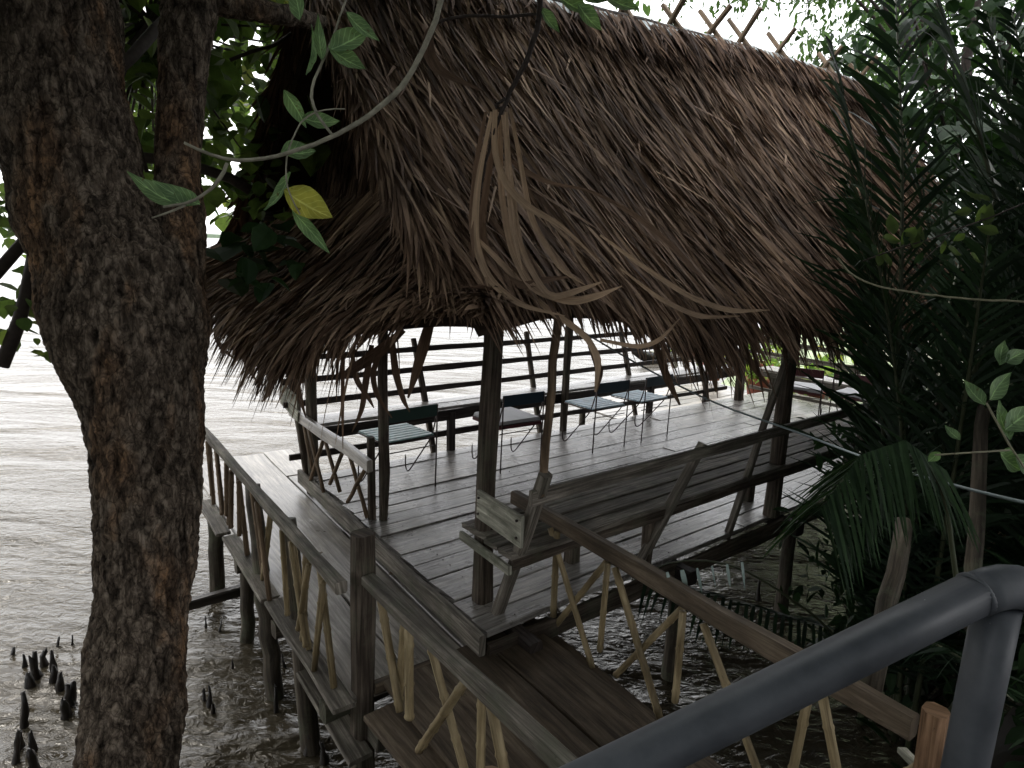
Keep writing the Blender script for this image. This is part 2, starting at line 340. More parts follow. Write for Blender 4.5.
def water_mat():
    m, nt, b, out = mat('muddy_river_water'); L = nt.links
    tc = nd(nt, 'ShaderNodeTexCoord')
    n0 = nd(nt, 'ShaderNodeTexNoise', Scale=.25, Detail=5.0, Roughness=.6); L.new(tc.outputs['Object'], n0.inputs[0])
    r = ramp(nt, [(.35, (.046, .038, .025)), (.65, (.07, .058, .040))], n0.outputs[0]); L.new(r.outputs[0], b.inputs['Base Color'])
    b.inputs['Roughness'].default_value = .07; b.inputs['IOR'].default_value = 1.33; b.inputs['Specular IOR Level'].default_value = .5; b.inputs['Specular Tint'].default_value = (1, .95, .87, 1)
    mp = nd(nt, 'ShaderNodeMapping'); L.new(tc.outputs['Object'], mp.inputs[0]); mp.inputs['Rotation'].default_value = (0, 0, rad(-18)); mp.inputs['Scale'].default_value = (.55, 1.5, 1)
    a = nd(nt, 'ShaderNodeTexNoise', Scale=1.0, Detail=3.0, Roughness=.45, Distortion=.5); L.new(mp.outputs[0], a.inputs[0])
    mp2 = nd(nt, 'ShaderNodeMapping'); L.new(tc.outputs['Object'], mp2.inputs[0]); mp2.inputs['Rotation'].default_value = (0, 0, rad(20)); mp2.inputs['Scale'].default_value = (1, 1.7, 1)
    c = nd(nt, 'ShaderNodeTexNoise', Scale=9.0, Detail=4.0, Roughness=.55, Distortion=.8); L.new(mp2.outputs[0], c.inputs[0])
    b1 = nd(nt, 'ShaderNodeBump', Strength=1.0, Distance=.22); L.new(a.outputs[0], b1.inputs['Height'])
    b2 = nd(nt, 'ShaderNodeBump', Strength=1.0, Distance=.05); pm = nd(nt, 'ShaderNodeTexNoise', Scale=.45, Detail=2.0); L.new(tc.outputs['Object'], pm.inputs[0]); pr2 = ramp(nt, [(.35, (.35, .35, .35)), (.65, (1, 1, 1))], pm.outputs[0])
    mu = nd(nt, 'ShaderNodeMath', operation='MULTIPLY'); L.new(c.outputs[0], mu.inputs[0]); L.new(pr2.outputs[0], mu.inputs[1]); L.new(mu.outputs[0], b2.inputs['Height']); L.new(b1.outputs[0], b2.inputs['Normal'])
    L.new(b2.outputs[0], b.inputs['Normal']); return m
M_water = water_mat()
M_mud = simple('dark_wet_mud', (.035, .027, .02), .55, 0, .4, .5, 3, .8)
M_lawn = simple('pale_green_grass_ground', (.34, .40, .25), .9, 0, .2, .35, 3, .6)
M_sand = simple('pale_concrete_path', (.5, .47, .42), .8, 0, .3, .12, 3, .3)
M_far = simple('far_bank_green', (.07, .10, .06), .9, 0, .1, .4, .2)

# ------------------------------------------------------------------ setting: water, banks
WZ = -0.95
def grid_obj(name, x0, x1, y0, y1, nx, ny, fz, mat_, kind='structure'):
    xs = np.linspace(x0, x1, nx); ys = np.linspace(y0, y1, ny); X, Y = np.meshgrid(xs, ys)
    Z = np.vectorize(fz)(X, Y); v = np.stack([X.ravel(), Y.ravel(), Z.ravel()], 1)
    i, j = np.meshgrid(np.arange(nx - 1), np.arange(ny - 1)); a = (j * nx + i).ravel()
    f = np.stack([a, a + 1, a + 1 + nx, a + nx], 1)
    o = np_mesh(name, v, f, mat_, smooth=True); tag(o, kind=kind); return o
wv = np.array([[-3000, -60, WZ], [3000, -60, WZ], [3000, 3000, WZ], [-3000, 3000, WZ]], float)
tag(np_mesh('river_water', wv, np.array([[0, 1, 2, 3]]), M_water), kind='structure')
Binv = np.linalg.inv(np.array([U, V, [0, 0, 1]]).T)
def hutuv(x, y): q = Binv @ (np.array([x, y, 0]) - O); return q[0], q[1]
def sst(a, b, x): t = min(1, max(0, (x - a) / (b - a))); return t * t * (3 - 2 * t)
def bank(x, y):
    u, v = hutuv(x, y); n = noise.noise(Vector((x * .8, y * .8, 0))) * .35 + noise.noise(Vector((x * 3, y * 3, 3))) * .08
    t = sst(-1.0, -2.7, v + n * .8); 
    return -1.6 + t * 1.95 + .08 * noise.noise(Vector((x * 5, y * 5, 1))) * t
grid_obj('mud_bank', -30, 45, -45, 40, 200, 220, bank, M_mud)
def lawn(x, y):
    u, v = hutuv(x, y); n = noise.noise(Vector((x * .5, y * .5, 7))) * .5
    return -1.5 + 1.25 * sst(7.6, 9.0, u + n) * sst(.45 * u + 1.6, .45 * u + .2, v + n) + .04 * noise.noise(Vector((x * 4, y * 4, 1)))
grid_obj('lawn_bank', 2, 60, 4, 70, 160, 160, lawn, M_lawn)
def farb(x, y): return -1.2 + 14 * max(0, noise.noise(Vector((x * .006, y * .006, 4))) * .5 + .55) * sst(1500, 1570, y) * (1 + .25 * noise.noise(Vector((x * .05, y * .03, 1))))
grid_obj('far_bank', -3000, 3000, 1480, 1700, 700, 14, farb, M_far)

# ------------------------------------------------------------------ deck of the hut
DL = 7.6
deck = thing('wooden_deck', 'grey weathered plank deck standing on stilts under the thatched roof', 'deck', P(3, 1.2, 0))
b = MB(); vs = -.03; k = 0
while vs < 2.66:
    w = random.uniform(.125, .215); w = min(w, 2.72 - vs)
    cuts = [0.03 + random.uniform(0, .02)]
    if random.random() < .75: cuts.append(random.uniform(2.2, 5.6))
    cuts.append(DL - random.uniform(0, .05))
    for a_, c_ in zip(cuts[:-1], cuts[1:]):
        dz = random.gauss(0, .003)
        b.board(P(a_ + .004, vs + w / 2, -.018 + dz), P(c_ - .004, vs + w / 2, -.018 + dz * .5), w - random.uniform(.0015, .0065), .036, side=V, jit=.0022, ch=.005)
    vs += w
b.build('floor_planks', M_deck, deck)
b = MB()
for u in (.25, 1.6, 3.0, 4.4, 5.8, 7.2):
    for v in np.arange(.02, 2.62, .085): q = P(u + random.gauss(0, .012), v, .0005); b.pole([q, q + A(0, 0, .003)], .0045, k=6, wob=0)
b.build('nail_heads', M_rod, deck)
b = MB()
for u in (.25, 1.6, 3.0, 4.4, 5.8, 7.2): b.board(P(u, -.2, -.09), P(u, 2.72, -.09), .09, .1, side=U)
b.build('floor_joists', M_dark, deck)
b = MB(); b.board(P(-.02, -.07, -.035), P(-.02, 2.85, -.03), .04, .12, side=U, jit=.003); b.build('edge_board', M_grey, deck)
b = MB(); b.board(P(.02, -.07, -.10), P(DL, -.07, -.10), .04, .12, side=V); b.build('side_beam', M_post, deck)
for u in (.2, 1.7, 3.2, 4.8, 6.4):
    for v in (-.02, 1.3, 2.55):
        b = MB(); b.pole([P(u, v, -.14), P(u + random.gauss(0, .03), v + random.gauss(0, .03), -1.9)], [.05, .06], wob=.003); b.build('stilt', M_wet, deck)

# ------------------------------------------------------------------ hut: posts, roof
hut = thing('thatched_hut', 'open riverside hut with steep brown palm thatch roof on wooden posts', 'hut', P(3, 1.3, 0))
for (a, c, w, t, sq) in [((.19, .25, 0), (.17, .20, 2.2), .10, .095, 1), ((.18, 1.55, 0), (.14, 1.53, 2.5), .062, .055, 1), ((.12, 1.62, 0), (.10, 1.60, .62), .05, .05, 1),
                         ((.07, 2.72, 0), (.02, 2.74, 2.1), .085, .08, 1), ((6.28, 2.56, 0), (6.25, 2.58, 2.2), .11, .11, 1),
                         ((2.84, -.02, 0), (2.78, -.03, 2.1), .105, .10, 1), ((2.94, 2.66, 0), (2.94, 2.66, 2.1), .07, .07, 1), ((6.3, .0, 0), (6.3, .02, 2.1), .1, .1, 1)]:
    b = MB(); b.board(P(*a), P(*c), w, t, side=U, jit=.004, ch=w * .2); b.build('post', M_post, hut)
b = MB(); b.pole([P(.20, -.22, .78), P(.23, -.26, 1.85)], .021, wob=.003); b.build('eave_stick', M_stake, hut)

def z_ridge(u): return 3.47 + .125 * u - .008 * u * u
RV = 1.32                        # ridge line across
E_N = (-.45, 1.66)               # near eave v, z
E_F = (3.75, 1.72)
def slope_pt(u, t, side):        # t 0 ridge .. 1 eave
    zr = z_ridge(u); ve, ze = E_N if side < 0 else E_F
    ze = ze + .09 * max(0, (1 - abs(u - .0) / .9)) + .03 * math.sin(u * 1.7) + .03 * math.sin(u * 4.1)
    v = RV + (ve - RV) * t; z = zr + (ze - zr) * t - .10 * math.sin(math.pi * t) + .03 * math.sin(u * 2.1 + t * 3)
    return P(u, v, z)
UL0, UL1 = -.38, 6.5
# packed core of each slope
def slope_core(name, side):
    vv = []; nu, nt_ = 40, 16
    for q in (0, .09):
        for i in range(nu + 1):
            for j in range(nt_ + 1):
                u = UL0 + .06 + (UL1 - UL0 - .12) * i / nu; p = slope_pt(u, j / nt_ * .965, side) - A(0, 0, .05 + q)
                vv.append(p)
    n = (nu + 1) * (nt_ + 1); F = []
    for q in (0, 1):
        for i in range(nu):
            for j in range(nt_):
                a = q * n + i * (nt_ + 1) + j; F.append((a, a + 1, a + nt_ + 2, a + nt_ + 1))
    for i in range(nu):
        for j in (0, nt_):
            a = i * (nt_ + 1) + j; F.append((a, a + nt_ + 1, a + nt_ + 1 + n, a + n))
    for j in range(nt_):
        for i in (0, nu):
            a = i * (nt_ + 1) + j; F.append((a, a + 1, a + 1 + n, a + n))
    return np_mesh(name, np.array(vv), np.array(F), M_thb, hut)
core_n = slope_core('near_roof_slope', -1); core_f = slope_core('far_roof_slope', 1)

def strips(roots, dirs, nrms, L, W, lift, droop, bendside, seg=4, prof=(.75, 1, .97, .75, .1)):
    """vectorised leaf strips -> verts, faces, uvs"""
    n = len(roots); dirs = dirs / np.linalg.norm(dirs, axis=1, keepdims=True)
    side = np.cross(dirs, nrms); side /= np.linalg.norm(side, axis=1, keepdims=True); nr = np.cross(side, dirs)
    tw = rng.normal(0, .5, n)
    vs = np.zeros((n, seg + 1, 2, 3)); uv = np.zeros((n, seg + 1, 2, 2)); ro = rng.uniform(0, 20, (n, 2))
    for k in range(seg + 1):
        f = k / seg
        c = roots + dirs * (L * f)[:, None] + nr * (lift * f * (1.2 - .5 * f))[:, None] + side * (bendside * f * f)[:, None]
        c[:, 2] -= droop * f ** 2.2
        an = tw * (.3 + f); s2 = side * np.cos(an)[:, None] + nr * np.sin(an)[:, None]
        w = (W * prof[k] / 2)[:, None]
        vs[:, k, 0] = c - s2 * w; vs[:, k, 1] = c + s2 * w
        uv[:, k, 0] = np.stack([ro[:, 0] + L * f, ro[:, 1] - W / 2], 1); uv[:, k, 1] = np.stack([ro[:, 0] + L * f, ro[:, 1] + W / 2], 1)
    b0 = (np.arange(n) * (seg + 1) * 2)[:, None]; k = np.arange(seg)[None] * 2
    F = np.stack([b0 + k, b0 + k + 1, b0 + k + 3, b0 + k + 2], 2).reshape(-1, 4)
    return vs.reshape(-1, 3), F, uv.reshape(-1, 2)[F.ravel()]

def slope_thatch(name, side, n, mat_, parent, tmax=1.0, u0=UL0, u1=UL1, wid=(.012, .03)):
    us = rng.uniform(u0, u1, n); rows = 22
    ts = (np.floor(rng.uniform(0, rows, n)) + rng.normal(0, .3, n)) / rows * .97; ts = np.clip(ts, -.0, .965)
    R = np.array([slope_pt(u, t, side) for u, t in zip(us, ts)]); R2 = np.array([slope_pt(u, t + .08, side) for u, t in zip(us, ts)])
    d = (R2 - R); d /= np.linalg.norm(d, axis=1, keepdims=True)
    nr = np.cross(d, U * (1 if side < 0 else -1)); nr /= np.linalg.norm(nr, axis=1, keepdims=True); nr *= np.sign(nr[:, 2:3])
    patch = np.array([noise.noise(Vector((u * 1.3, t * 4, 2 * side))) for u, t in zip(us, ts)])
    d = d + U * (rng.normal(.0, .075, n) + patch * .12)[:, None] + nr * rng.normal(.03, .05, n)[:, None]
    wild = rng.random(n) < .02; d[wild] += U * rng.normal(0, .5, wild.sum())[:, None] + nr[wild] * .15
    L = rng.uniform(.32, .62, n); W = rng.uniform(*wid, n)
    low = ts > .86; L[low] *= rng.uniform(.4, .9, low.sum()) * np.clip((us[low] + .6) / 1.2, .25, 1)
    return strips(R + nr * rng.uniform(-.02, .045, n)[:, None], d, nr, L, W, rng.uniform(-.01, .03, n), np.where(low, rng.uniform(.04, .14, n), .01), rng.normal(0, .02, n))
v_, f_, u_ = slope_thatch('x', -1, 30000, M_th, hut, wid=(.010, .026)); np_mesh('near_thatch_strips', v_, f_, M_th, core_n, u_)
v_, f_, u_ = slope_thatch('x', 1, 4500, M_thd, hut, wid=(.03, .05)); np_mesh('far_thatch_strips', v_, f_, M_thd, core_f, u_)

# gable wall, skirt
def gable_half(z):                # v limits of the gable triangle at height z
    zr = z_ridge(0); f = (zr - z); return RV - f * 1.0, RV + f * 1.28
CR = 2.28                         # crease height
def skirt_pt(v, t):               # v along, t 0 crease .. 1 eave
    f = (v + .45) / 4.1
    top = P(.08, -.28 + f * 3.75 if f > .0 else -.3, CR - .32 * max(0, 1 - f / .16))
    ez = 1.74 - .19 * sst(0, .3, f) + .17 * sst(.25, .8, f); eu = -.34 - .32 * sst(0, .3, f) 
    bot = P(eu, -.47 + f * 4.0, ez)
    p = top + (bot - top) * t; p[2] -= .07 * math.sin(math.pi * t); return p
gv = []
N = 14
for q in (0, .05):
    for i in range(N + 1):
        z = CR - .25 + (z_ridge(0) - CR + .2) * i / N; a, c = gable_half(min(z, z_ridge(0) - .03))
        for j in range(N + 1): gv.append(P(.14 + q, a + .04 + (c - a - .08) * j / N, z))
GF = []; n1 = (N + 1) ** 2
for q in (0, 1):
    for i in range(N):
        for j in range(N): a = q * n1 + i * (N + 1) + j; GF.append((a, a + 1, a + N + 2, a + N + 1))
gab = np_mesh('gable_wall', np.array(gv), np.array(GF), M_thb, hut)
n = 4200; R = []; zz = rng.uniform(CR - .25, z_ridge(0) - .05, n)
for z in zz: a, c = gable_half(z); R.append(P(.12, rng.uniform(a, c), z))
R = np.array(R); d = np.tile(A(0, 0, -1), (n, 1)) - U * rng.uniform(.05, .22, n)[:, None] + V * rng.normal(0, .13, n)[:, None]
v_, f_, u_ = strips(R - U * rng.uniform(0, .06, n)[:, None], d, np.tile(-U, (n, 1)), rng.uniform(.3, .6, n), rng.uniform(.009, .02, n), rng.uniform(0, .03, n), np.zeros(n), rng.normal(0, .03, n))
np_mesh('gable_thatch_strips', v_, f_, M_thd, gab, u_)
sv = []; NI, NJ = 30, 8
for q in (0, .07):
    for i in range(NI + 1):
        for j in range(NJ + 1): sv.append(skirt_pt(-.42 + 4.0 * i / NI, j / NJ * .93) - A(0, 0, .03 + q))
SF = []; n1 = (NI + 1) * (NJ + 1)
for q in (0, 1):
    for i in range(NI):
        for j in range(NJ): a = q * n1 + i * (NJ + 1) + j; SF.append((a, a + 1, a + NJ + 2, a + NJ + 1))
for i in range(NI):
    for j in (0, NJ): a = i * (NJ + 1) + j; SF.append((a, a + NJ + 1, a + NJ + 1 + n1, a + n1))
skirt = np_mesh('gable_skirt', np.array(sv), np.array(SF), M_thb, hut)
n = 12000; vs_ = rng.uniform(-.45, 3.65, n); ts = np.clip(rng.beta(1.1, 1, n), 0, .97)
R = np.array([skirt_pt(v, t) for v, t in zip(vs_, ts)]); R2 = np.array([skirt_pt(v, t + .1) for v, t in zip(vs_, ts)])
d = R2 - R; d /= np.linalg.norm(d, axis=1, keepdims=True); nr = np.cross(V, d); nr /= np.linalg.norm(nr, axis=1, keepdims=True); nr *= np.sign(nr[:, 2:3])
patch = np.array([noise.noise(Vector((v * 1.6, t * 3, 9))) for v, t in zip(vs_, ts)])
low = ts > .72
d = d + V * (rng.normal(0, .16, n) + patch * .4)[:, None] + nr * rng.normal(.05, .07, n)[:, None]
dr = np.where(low, rng.uniform(.05, .30, n), .03) * np.clip((vs_ + .1) / .8, .12, 1)
L = rng.uniform(.28, .55, n); L[low] *= .75; L[vs_ < .55] *= .6; L[vs_ < 0] *= .7
v_, f_, u_ = strips(R + nr * rng.uniform(-.02, .05, n)[:, None], d, nr, L, rng.uniform(.010, .030, n), rng.uniform(-.01, .05, n), dr, rng.normal(0, .05, n))
np_mesh('skirt_thatch_strips', v_, f_, M_th, skirt, u_)
# long dangling shreds under the skirt and the near eave
n = 420; vs_ = np.concatenate([rng.uniform(.3, 3.6, 300), rng.uniform(1.2, 2.0, 120)]); R = np.array([skirt_pt(v, rng.uniform(.7, .95)) for v in vs_]) - A(0, 0, .03)
d = np.tile(A(0, 0, -1), (n, 1)) - U * rng.uniform(.0, .8, n)[:, None] + V * rng.normal(0, .35, n)[:, None]
v_, f_, u_ = strips(R, d, np.tile(-U, (n, 1)), rng.uniform(.25, .55, n), rng.uniform(.012, .03, n), rng.normal(0, .04, n), rng.uniform(0, .12, n), rng.normal(0, .06, n))
np_mesh('dangling_shreds', v_, f_, M_th, skirt, u_)
# broken fringe of the near eave
n = 1500; us = rng.uniform(UL0 + .4, UL1, n); R = np.array([slope_pt(u, rng.uniform(.9, .98), -1) for u in us]) - A(0, 0, .02)
d = np.tile(unit(slope_pt(1, 1, -1) - slope_pt(1, .9, -1)), (n, 1)) + U * rng.normal(.05, .28, n)[:, None] - A(0, 0, 1) * rng.uniform(0, .6, n)[:, None]
amp = np.clip((us + .0) / 1.0, .12, 1)
v_, f_, u_ = strips(R, d, np.tile(A(0, 0, 1) - V * .5, (n, 1)), rng.uniform(.18, .48, n) * amp, rng.uniform(.010, .03, n), rng.normal(0, .04, n), rng.uniform(.02, .14, n) * amp, rng.normal(0, .05, n))
np_mesh('eave_fringe', v_, f_, M_th, core_n, u_)
# verge bundle along the near left edge
n = 2600; ts = rng.uniform(0, .93, n); R = np.array([slope_pt(UL0 + rng.uniform(-.03, .10), t * .95, -1) for t in ts]) + A(0, 0, .0)
d = np.array([slope_pt(UL0, .6, -1) - slope_pt(UL0, .4, -1)] * n); d /= np.linalg.norm(d, axis=1, keepdims=True)
d = d + U * rng.normal(-.08, .12, n)[:, None] + A(0, 0, 1) * rng.normal(-.05, .12, n)[:, None]
v_, f_, u_ = strips(R, d, np.tile(A(0, 0, 1) - V * .8 - U * .5, (n, 1)), rng.uniform(.3, .6, n) * np.clip((1.12 - ts) / .4, .25, 1), rng.uniform(.009, .022, n), rng.uniform(-.03, .05, n), rng.uniform(0, .03, n), rng.normal(0, .03, n))
np_mesh('verge_strips', v_, f_, M_th, core_n, u_)
n = 900; ts = rng.uniform(0, 1, n); R = np.array([slope_pt(UL0 + rng.uniform(-.04, .10), t * .95, 1) for t in ts])
d = np.array([slope_pt(UL0, .6, 1) - slope_pt(UL0, .4, 1)] * n); d /= np.linalg.norm(d, axis=1, keepdims=True)
d = d + U * rng.normal(0, .1, n)[:, None]
v_, f_, u_ = strips(R, d, np.tile(A(0, 0, 1) + V * .8, (n, 1)), rng.uniform(.2, .5, n), rng.uniform(.02, .03, n), rng.uniform(-.03, .04, n), rng.uniform(0, .06, n), rng.normal(0, .04, n))
np_mesh('far_verge_strips', v_, f_, M_thd, core_f, u_)
for pts, w in [([(432, 316), (424, 345), (416, 372), (408, 398)], (9, 12, 9, 2)), ([(392, 338), (396, 372), (404, 400), (410, 412)], (6, 8, 6, 1)), ([(372, 345), (366, 380), (362, 410), (352, 432)], (5, 7, 5, 1)),
              ([(300, 350), (296, 375), (300, 398), (306, 418)], (4, 6, 5, 1)), ([(285, 345), (275, 372), (268, 395), (262, 402)], (6, 7, 5, 1)), ([(404, 330), (380, 352), (352, 370), (340, 378)], (6, 12, 10, 2)),
              ([(386, 340), (372, 372), (376, 395), (392, 418)], (4, 6, 5, 1)), ([(240, 320), (243, 350), (252, 372), (258, 384)], (5, 6, 5, 1)), ([(222, 315), (216, 335), (222, 348), (236, 360)], (5, 6, 5, 1)), ([(352, 350), (356, 380), (370, 400), (374, 408)], (4, 6, 4, 1)),
              ([(590, 345), (600, 372), (596, 392)], (6, 8, 2)), ([(655, 345), (668, 380), (680, 405)], (7, 8, 2)), ([(740, 340), (752, 368), (770, 388)], (6, 8, 2)), ([(700, 345), (712, 372), (716, 392)], (5, 7, 2))]:
    b = MB(); dd = 4.0 if pts[0][0] > 380 else 4.6
    b.ribbon([S(x, y, dd) for x, y in pts], [q / F_PX * dd for q in w]); b.build('hanging_strip', M_th, skirt)
# ridge: grey sheet, dark ridge pole, crossed sticks
vv = []; nn = 40
for i in range(nn + 1):
    u = .1 + 6.3 * i / nn; z = z_ridge(u) + .035 + .006 * math.sin(i * 1.9)
    for dv, dz in ((-.15, -.12), (-.07, -.04), (0, .015), (.07, -.04), (.15, -.12)): vv.append(P(u, RV + dv, z + dz))
F = [(i * 5 + j, i * 5 + j + 1, i * 5 + j + 6, i * 5 + j + 5) for i in range(nn) for j in range(4)]
rc = np_mesh('ridge_sheet', np.array(vv), np.array(F), M_zinc, hut)
sm = rc.modifiers.new('thick', 'SOLIDIFY'); sm.thickness = .012
b = MB(); b.pole([P(.0, RV - .05, z_ridge(0) + .02), P(2, RV - .05, z_ridge(2) + .03), P(3.6, RV - .05, z_ridge(3.6) + .01)], .018); b.build('ridge_pole', M_dark, hut)
n = 2600; us = rng.uniform(-.2, 6.4, n); R = np.array([P(u, RV - rng.uniform(.05, .17), z_ridge(u) - .03) for u in us])
R[:, 2] += rng.uniform(-.03, .03, n)
d = np.tile(unit(slope_pt(1, .4, -1) - slope_pt(1, .1, -1)), (n, 1)) + U * rng.normal(0, .2, n)[:, None]
v_, f_, u_ = strips(R, d, np.tile(A(0, 0, 1) - V, (n, 1)), rng.uniform(.2, .45, n), rng.uniform(.012, .028, n), rng.uniform(.0, .06, n), rng.uniform(0, .03, n), rng.normal(0, .04, n))
np_mesh('ridge_thatch', v_, f_, M_thd, core_n, u_)
for u in (1.1, 2.1, 2.7, 3.25, 3.7, 4.35, 5.3, 6.1):
    for s in (-1, 1):
        z = z_ridge(u); ln = random.uniform(.17, .25); du = random.gauss(0, .03)
        b = MB(); b.board(P(u + .02 * s - du, RV - s * .13, z - .05), P(u + .02 * s + du, RV + s * ln * .8, z + .08 + ln * .95), .045, .035, side=U, jit=.002)
        b.build('crossed_ridge_stick', M_stake, hut)
# roof frame seen from below
b = MB()
for u in np.arange(-.2, 6.4, .62):
    for s, (ve, ze) in ((-1, E_N), (1, E_F)):
        b.pole([P(u, RV, z_ridge(u) - .2), P(u, ve - s * .22, ze + .06)], .025, k=6)
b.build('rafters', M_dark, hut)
b = MB()
for v, z in ((.1, 1.98), (2.7, 2.12)): b.pole([P(-.3, v, z), P(6.4, v, z + .1)], .035)
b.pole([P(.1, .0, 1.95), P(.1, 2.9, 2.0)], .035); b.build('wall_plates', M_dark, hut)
b = MB(); b.pole([P(-.15, -.2, 1.8), P(-.42, .35, 1.68), P(-.45, 1.6, 1.62), P(-.45, 3.3, 1.58)], .018); b.build('skirt_pole', M_stake, hut)

# ------------------------------------------------------------------ benches
def bench(label, plan, legs, supports, rails, seat, front, low, mats):
    t = thing('built_in_bench', label, 'bench', P(*plan))
    b = MB(); [b.board(P(*a), P(*c), w, .03, side=sd, jit=.003) for a, c, w, sd in seat]; b.build('seat', mats[0], t)
    for a, c, w, th, sd in front: b = MB(); b.board(P(*a), P(*c), w, th, side=sd, jit=.003); b.build('seat_beam', mats[1], t)
    for a, c, w, th, sd in rails: b = MB(); b.board(P(*a), P(*c), w, th, side=sd, jit=.003); b.build('back_rail', mats[2], t)
    for a, c, w, th in legs: b = MB(); b.board(P(*a), P(*c), w, th, side=U); b.build('leg', mats[1], t)
    for a, c, r in supports: b = MB(); b.board(P(*a), P(*c), r * 2, r * 1.7, side=U); b.build('leaning_support', mats[3], t)
    return t
Z3 = A(0, 0, 1)
fb = bench('long grey bench with four slim back rails along the river side', (3.2, 2.95, 0),
      [((1.47, 2.72, -.1), (1.47, 2.72, .38), .075, .07), ((4.5, 2.72, -.1), (4.5, 2.72, .38), .075, .07), ((5.75, 2.78, -.3), (5.75, 2.78, .38), .05, .05)],
      [((.05, 2.66, -.3), (-.02, 3.18, 1.02), .03), ((1.33, 2.78, -.15), (1.30, 3.24, 1.04), .026), ((2.75, 2.76, -.3), (2.78, 3.24, 1.04), .026), ((4.35, 2.76, -.2), (4.38, 3.24, 1.04), .026), ((5.9, 2.76, -.2), (5.95, 3.24, 1.04), .026)],
      [((-.08, 3.06, .55), (7.3, 3.06, .57), .022, .055, V), ((-.08, 3.12, .745), (7.3, 3.12, .76), .022, .055, V), ((-.08, 3.18, .935), (7.3, 3.18, .955), .022, .05, V), ((-.1, 2.86, .14), (6.3, 2.80, .13), .03, .055, V)],
      [((.12, 2.80, .425), (6.42, 2.80, .43), .17, V), ((.12, 2.97, .425), (6.42, 2.97, .43), .165, V)],
      [((.1, 2.72, .355), (6.42, 2.72, .36), .045, .10, V)], None, (M_deck, M_dark, M_dark, M_post))
nb = bench('near bench of two dark planks seen from behind, back rail on leaning poles', (1.9, .1, 0),
      [((.95, .30, 0), (.95, .30, .40), .08, .07), ((1.32, -.02, 0), (1.32, -.02, .39), .07, .07), ((2.95, .26, 0), (2.95, .26, .39), .08, .07), ((4.6, .2, 0), (4.6, .2, .39), .08, .07)],
      [((1.24, .02, -.06), (1.56, -.20, .83), .03), ((2.26, .0, -.06), (2.45, -.20, 1.30), .03), ((3.9, .0, -.1), (4.1, -.20, .83), .03), ((.20, .14, -.12), (.20, -.25, .90), .032)],
      [((.14, -.215, .775), (4.9, -.22, .80), .026, .075, V)],
      [((.13, -.04, .415), (4.9, -.04, .42), .115, V), ((.12, .085, .42), (4.9, .09, .42), .12, V), ((.13, .225, .425), (4.9, .225, .425), .135, V), ((.13, .345, .42), (4.9, .345, .425), .085, V)],
      [((.14, -.09, .375), (4.9, -.09, .375), .025, .06, V)], None, (M_grey, M_post, M_grey, M_grey))
b = MB(); b.board(P(.12, .22, .60), P(.12, -.19, .60), .022, .165, side=U, jit=.002); o = b.build('end_back_board', M_pale, nb); o['label'] = 'pale lichen-covered board with nail heads'
b = MB(); b.board(P(.10, .36, .37), P(.10, -.12, .37), .03, .06, side=U, jit=.004); o = b.build('end_seat_beam', M_pale, nb)
b = MB()
for v, z in ((.19, .65), (.19, .56), (-.16, .65), (-.16, .56)): b.pole([P(.098, v, z), P(.106, v, z)], .007, k=8, wob=0)
b.build('nail_heads', M_dark, nb)
eb = thing('built_in_bench', 'pale grey bench with slim rails across the far right end of the deck', 'bench', P(7.0, 1.2, 0))
b = MB(); b.board(P(6.75, 2.55, .425), P(6.75, -.1, .425), .18, .03, side=U); b.board(P(6.95, 2.55, .425), P(6.95, -.1, .425), .18, .03, side=U); b.build('seat', M_walk, eb)
for z, uu in ((.6, 7.12), (.78, 7.18), (.95, 7.24)): b = MB(); b.board(P(uu, 2.9, z), P(uu, -.2, z), .02, .055, side=U); b.build('back_rail', M_grey, eb)
b = MB(); b.board(P(6.66, 2.55, .37), P(6.66, -.1, .37), .03, .08, side=U); b.build('seat_beam', M_grey, eb)
for v in (2.3, 1.2, .1):
    b = MB(); b.board(P(6.7, v, 0), P(6.7, v, .4), .06, .06, side=U); b.build('leg', M_grey, eb)
    b = MB(); b.board(P(6.98, v + .1, -.1), P(7.25, v + .1, 1.02), .05, .045, side=V); b.build('leaning_support', M_grey, eb)
b = MB(); b.board(P(6.6, 2.6, .16), P(6.6, -.1, .16), .03, .05, side=U); b.build('foot_rail', M_grey, eb)

# ------------------------------------------------------------------ railings
er = thing('end_railing', 'short railing of crossed sticks closing the left end of the hut floor', 'railing', P(0, 2.1, 0))
b = MB(); b.board(P(-.01, 3.1, .485), P(-.01, 1.36, .50), .045, .085, side=U); b.build('handrail', M_walk, er)
for v1, z1, v2, z2 in [(2.7, .46, 2.45, .04), (2.62, .47, 2.23, .04), (2.26, .45, 2.55, .04), (2.21, .44, 1.84, .04), (1.85, .46, 2.21, .04), (1.74, .47, 1.34, .04), (1.42, .47, 1.84, .04)]:
    b = MB(); b.pole([P(-.015 + random.gauss(0, .006), v1, z1), P(-.015 + random.gauss(0, .006), v2, z2 - .02)], .015, wob=.002); b.build('baluster', M_stake, er)
for z, c in ((.62, .10), (.50, .09)):
    b = MB(); b.board(P(-.035, 3.28, z + .06), P(-.035, 2.78, z), .02, c, side=U); b.build('end_board', M_pale, er)

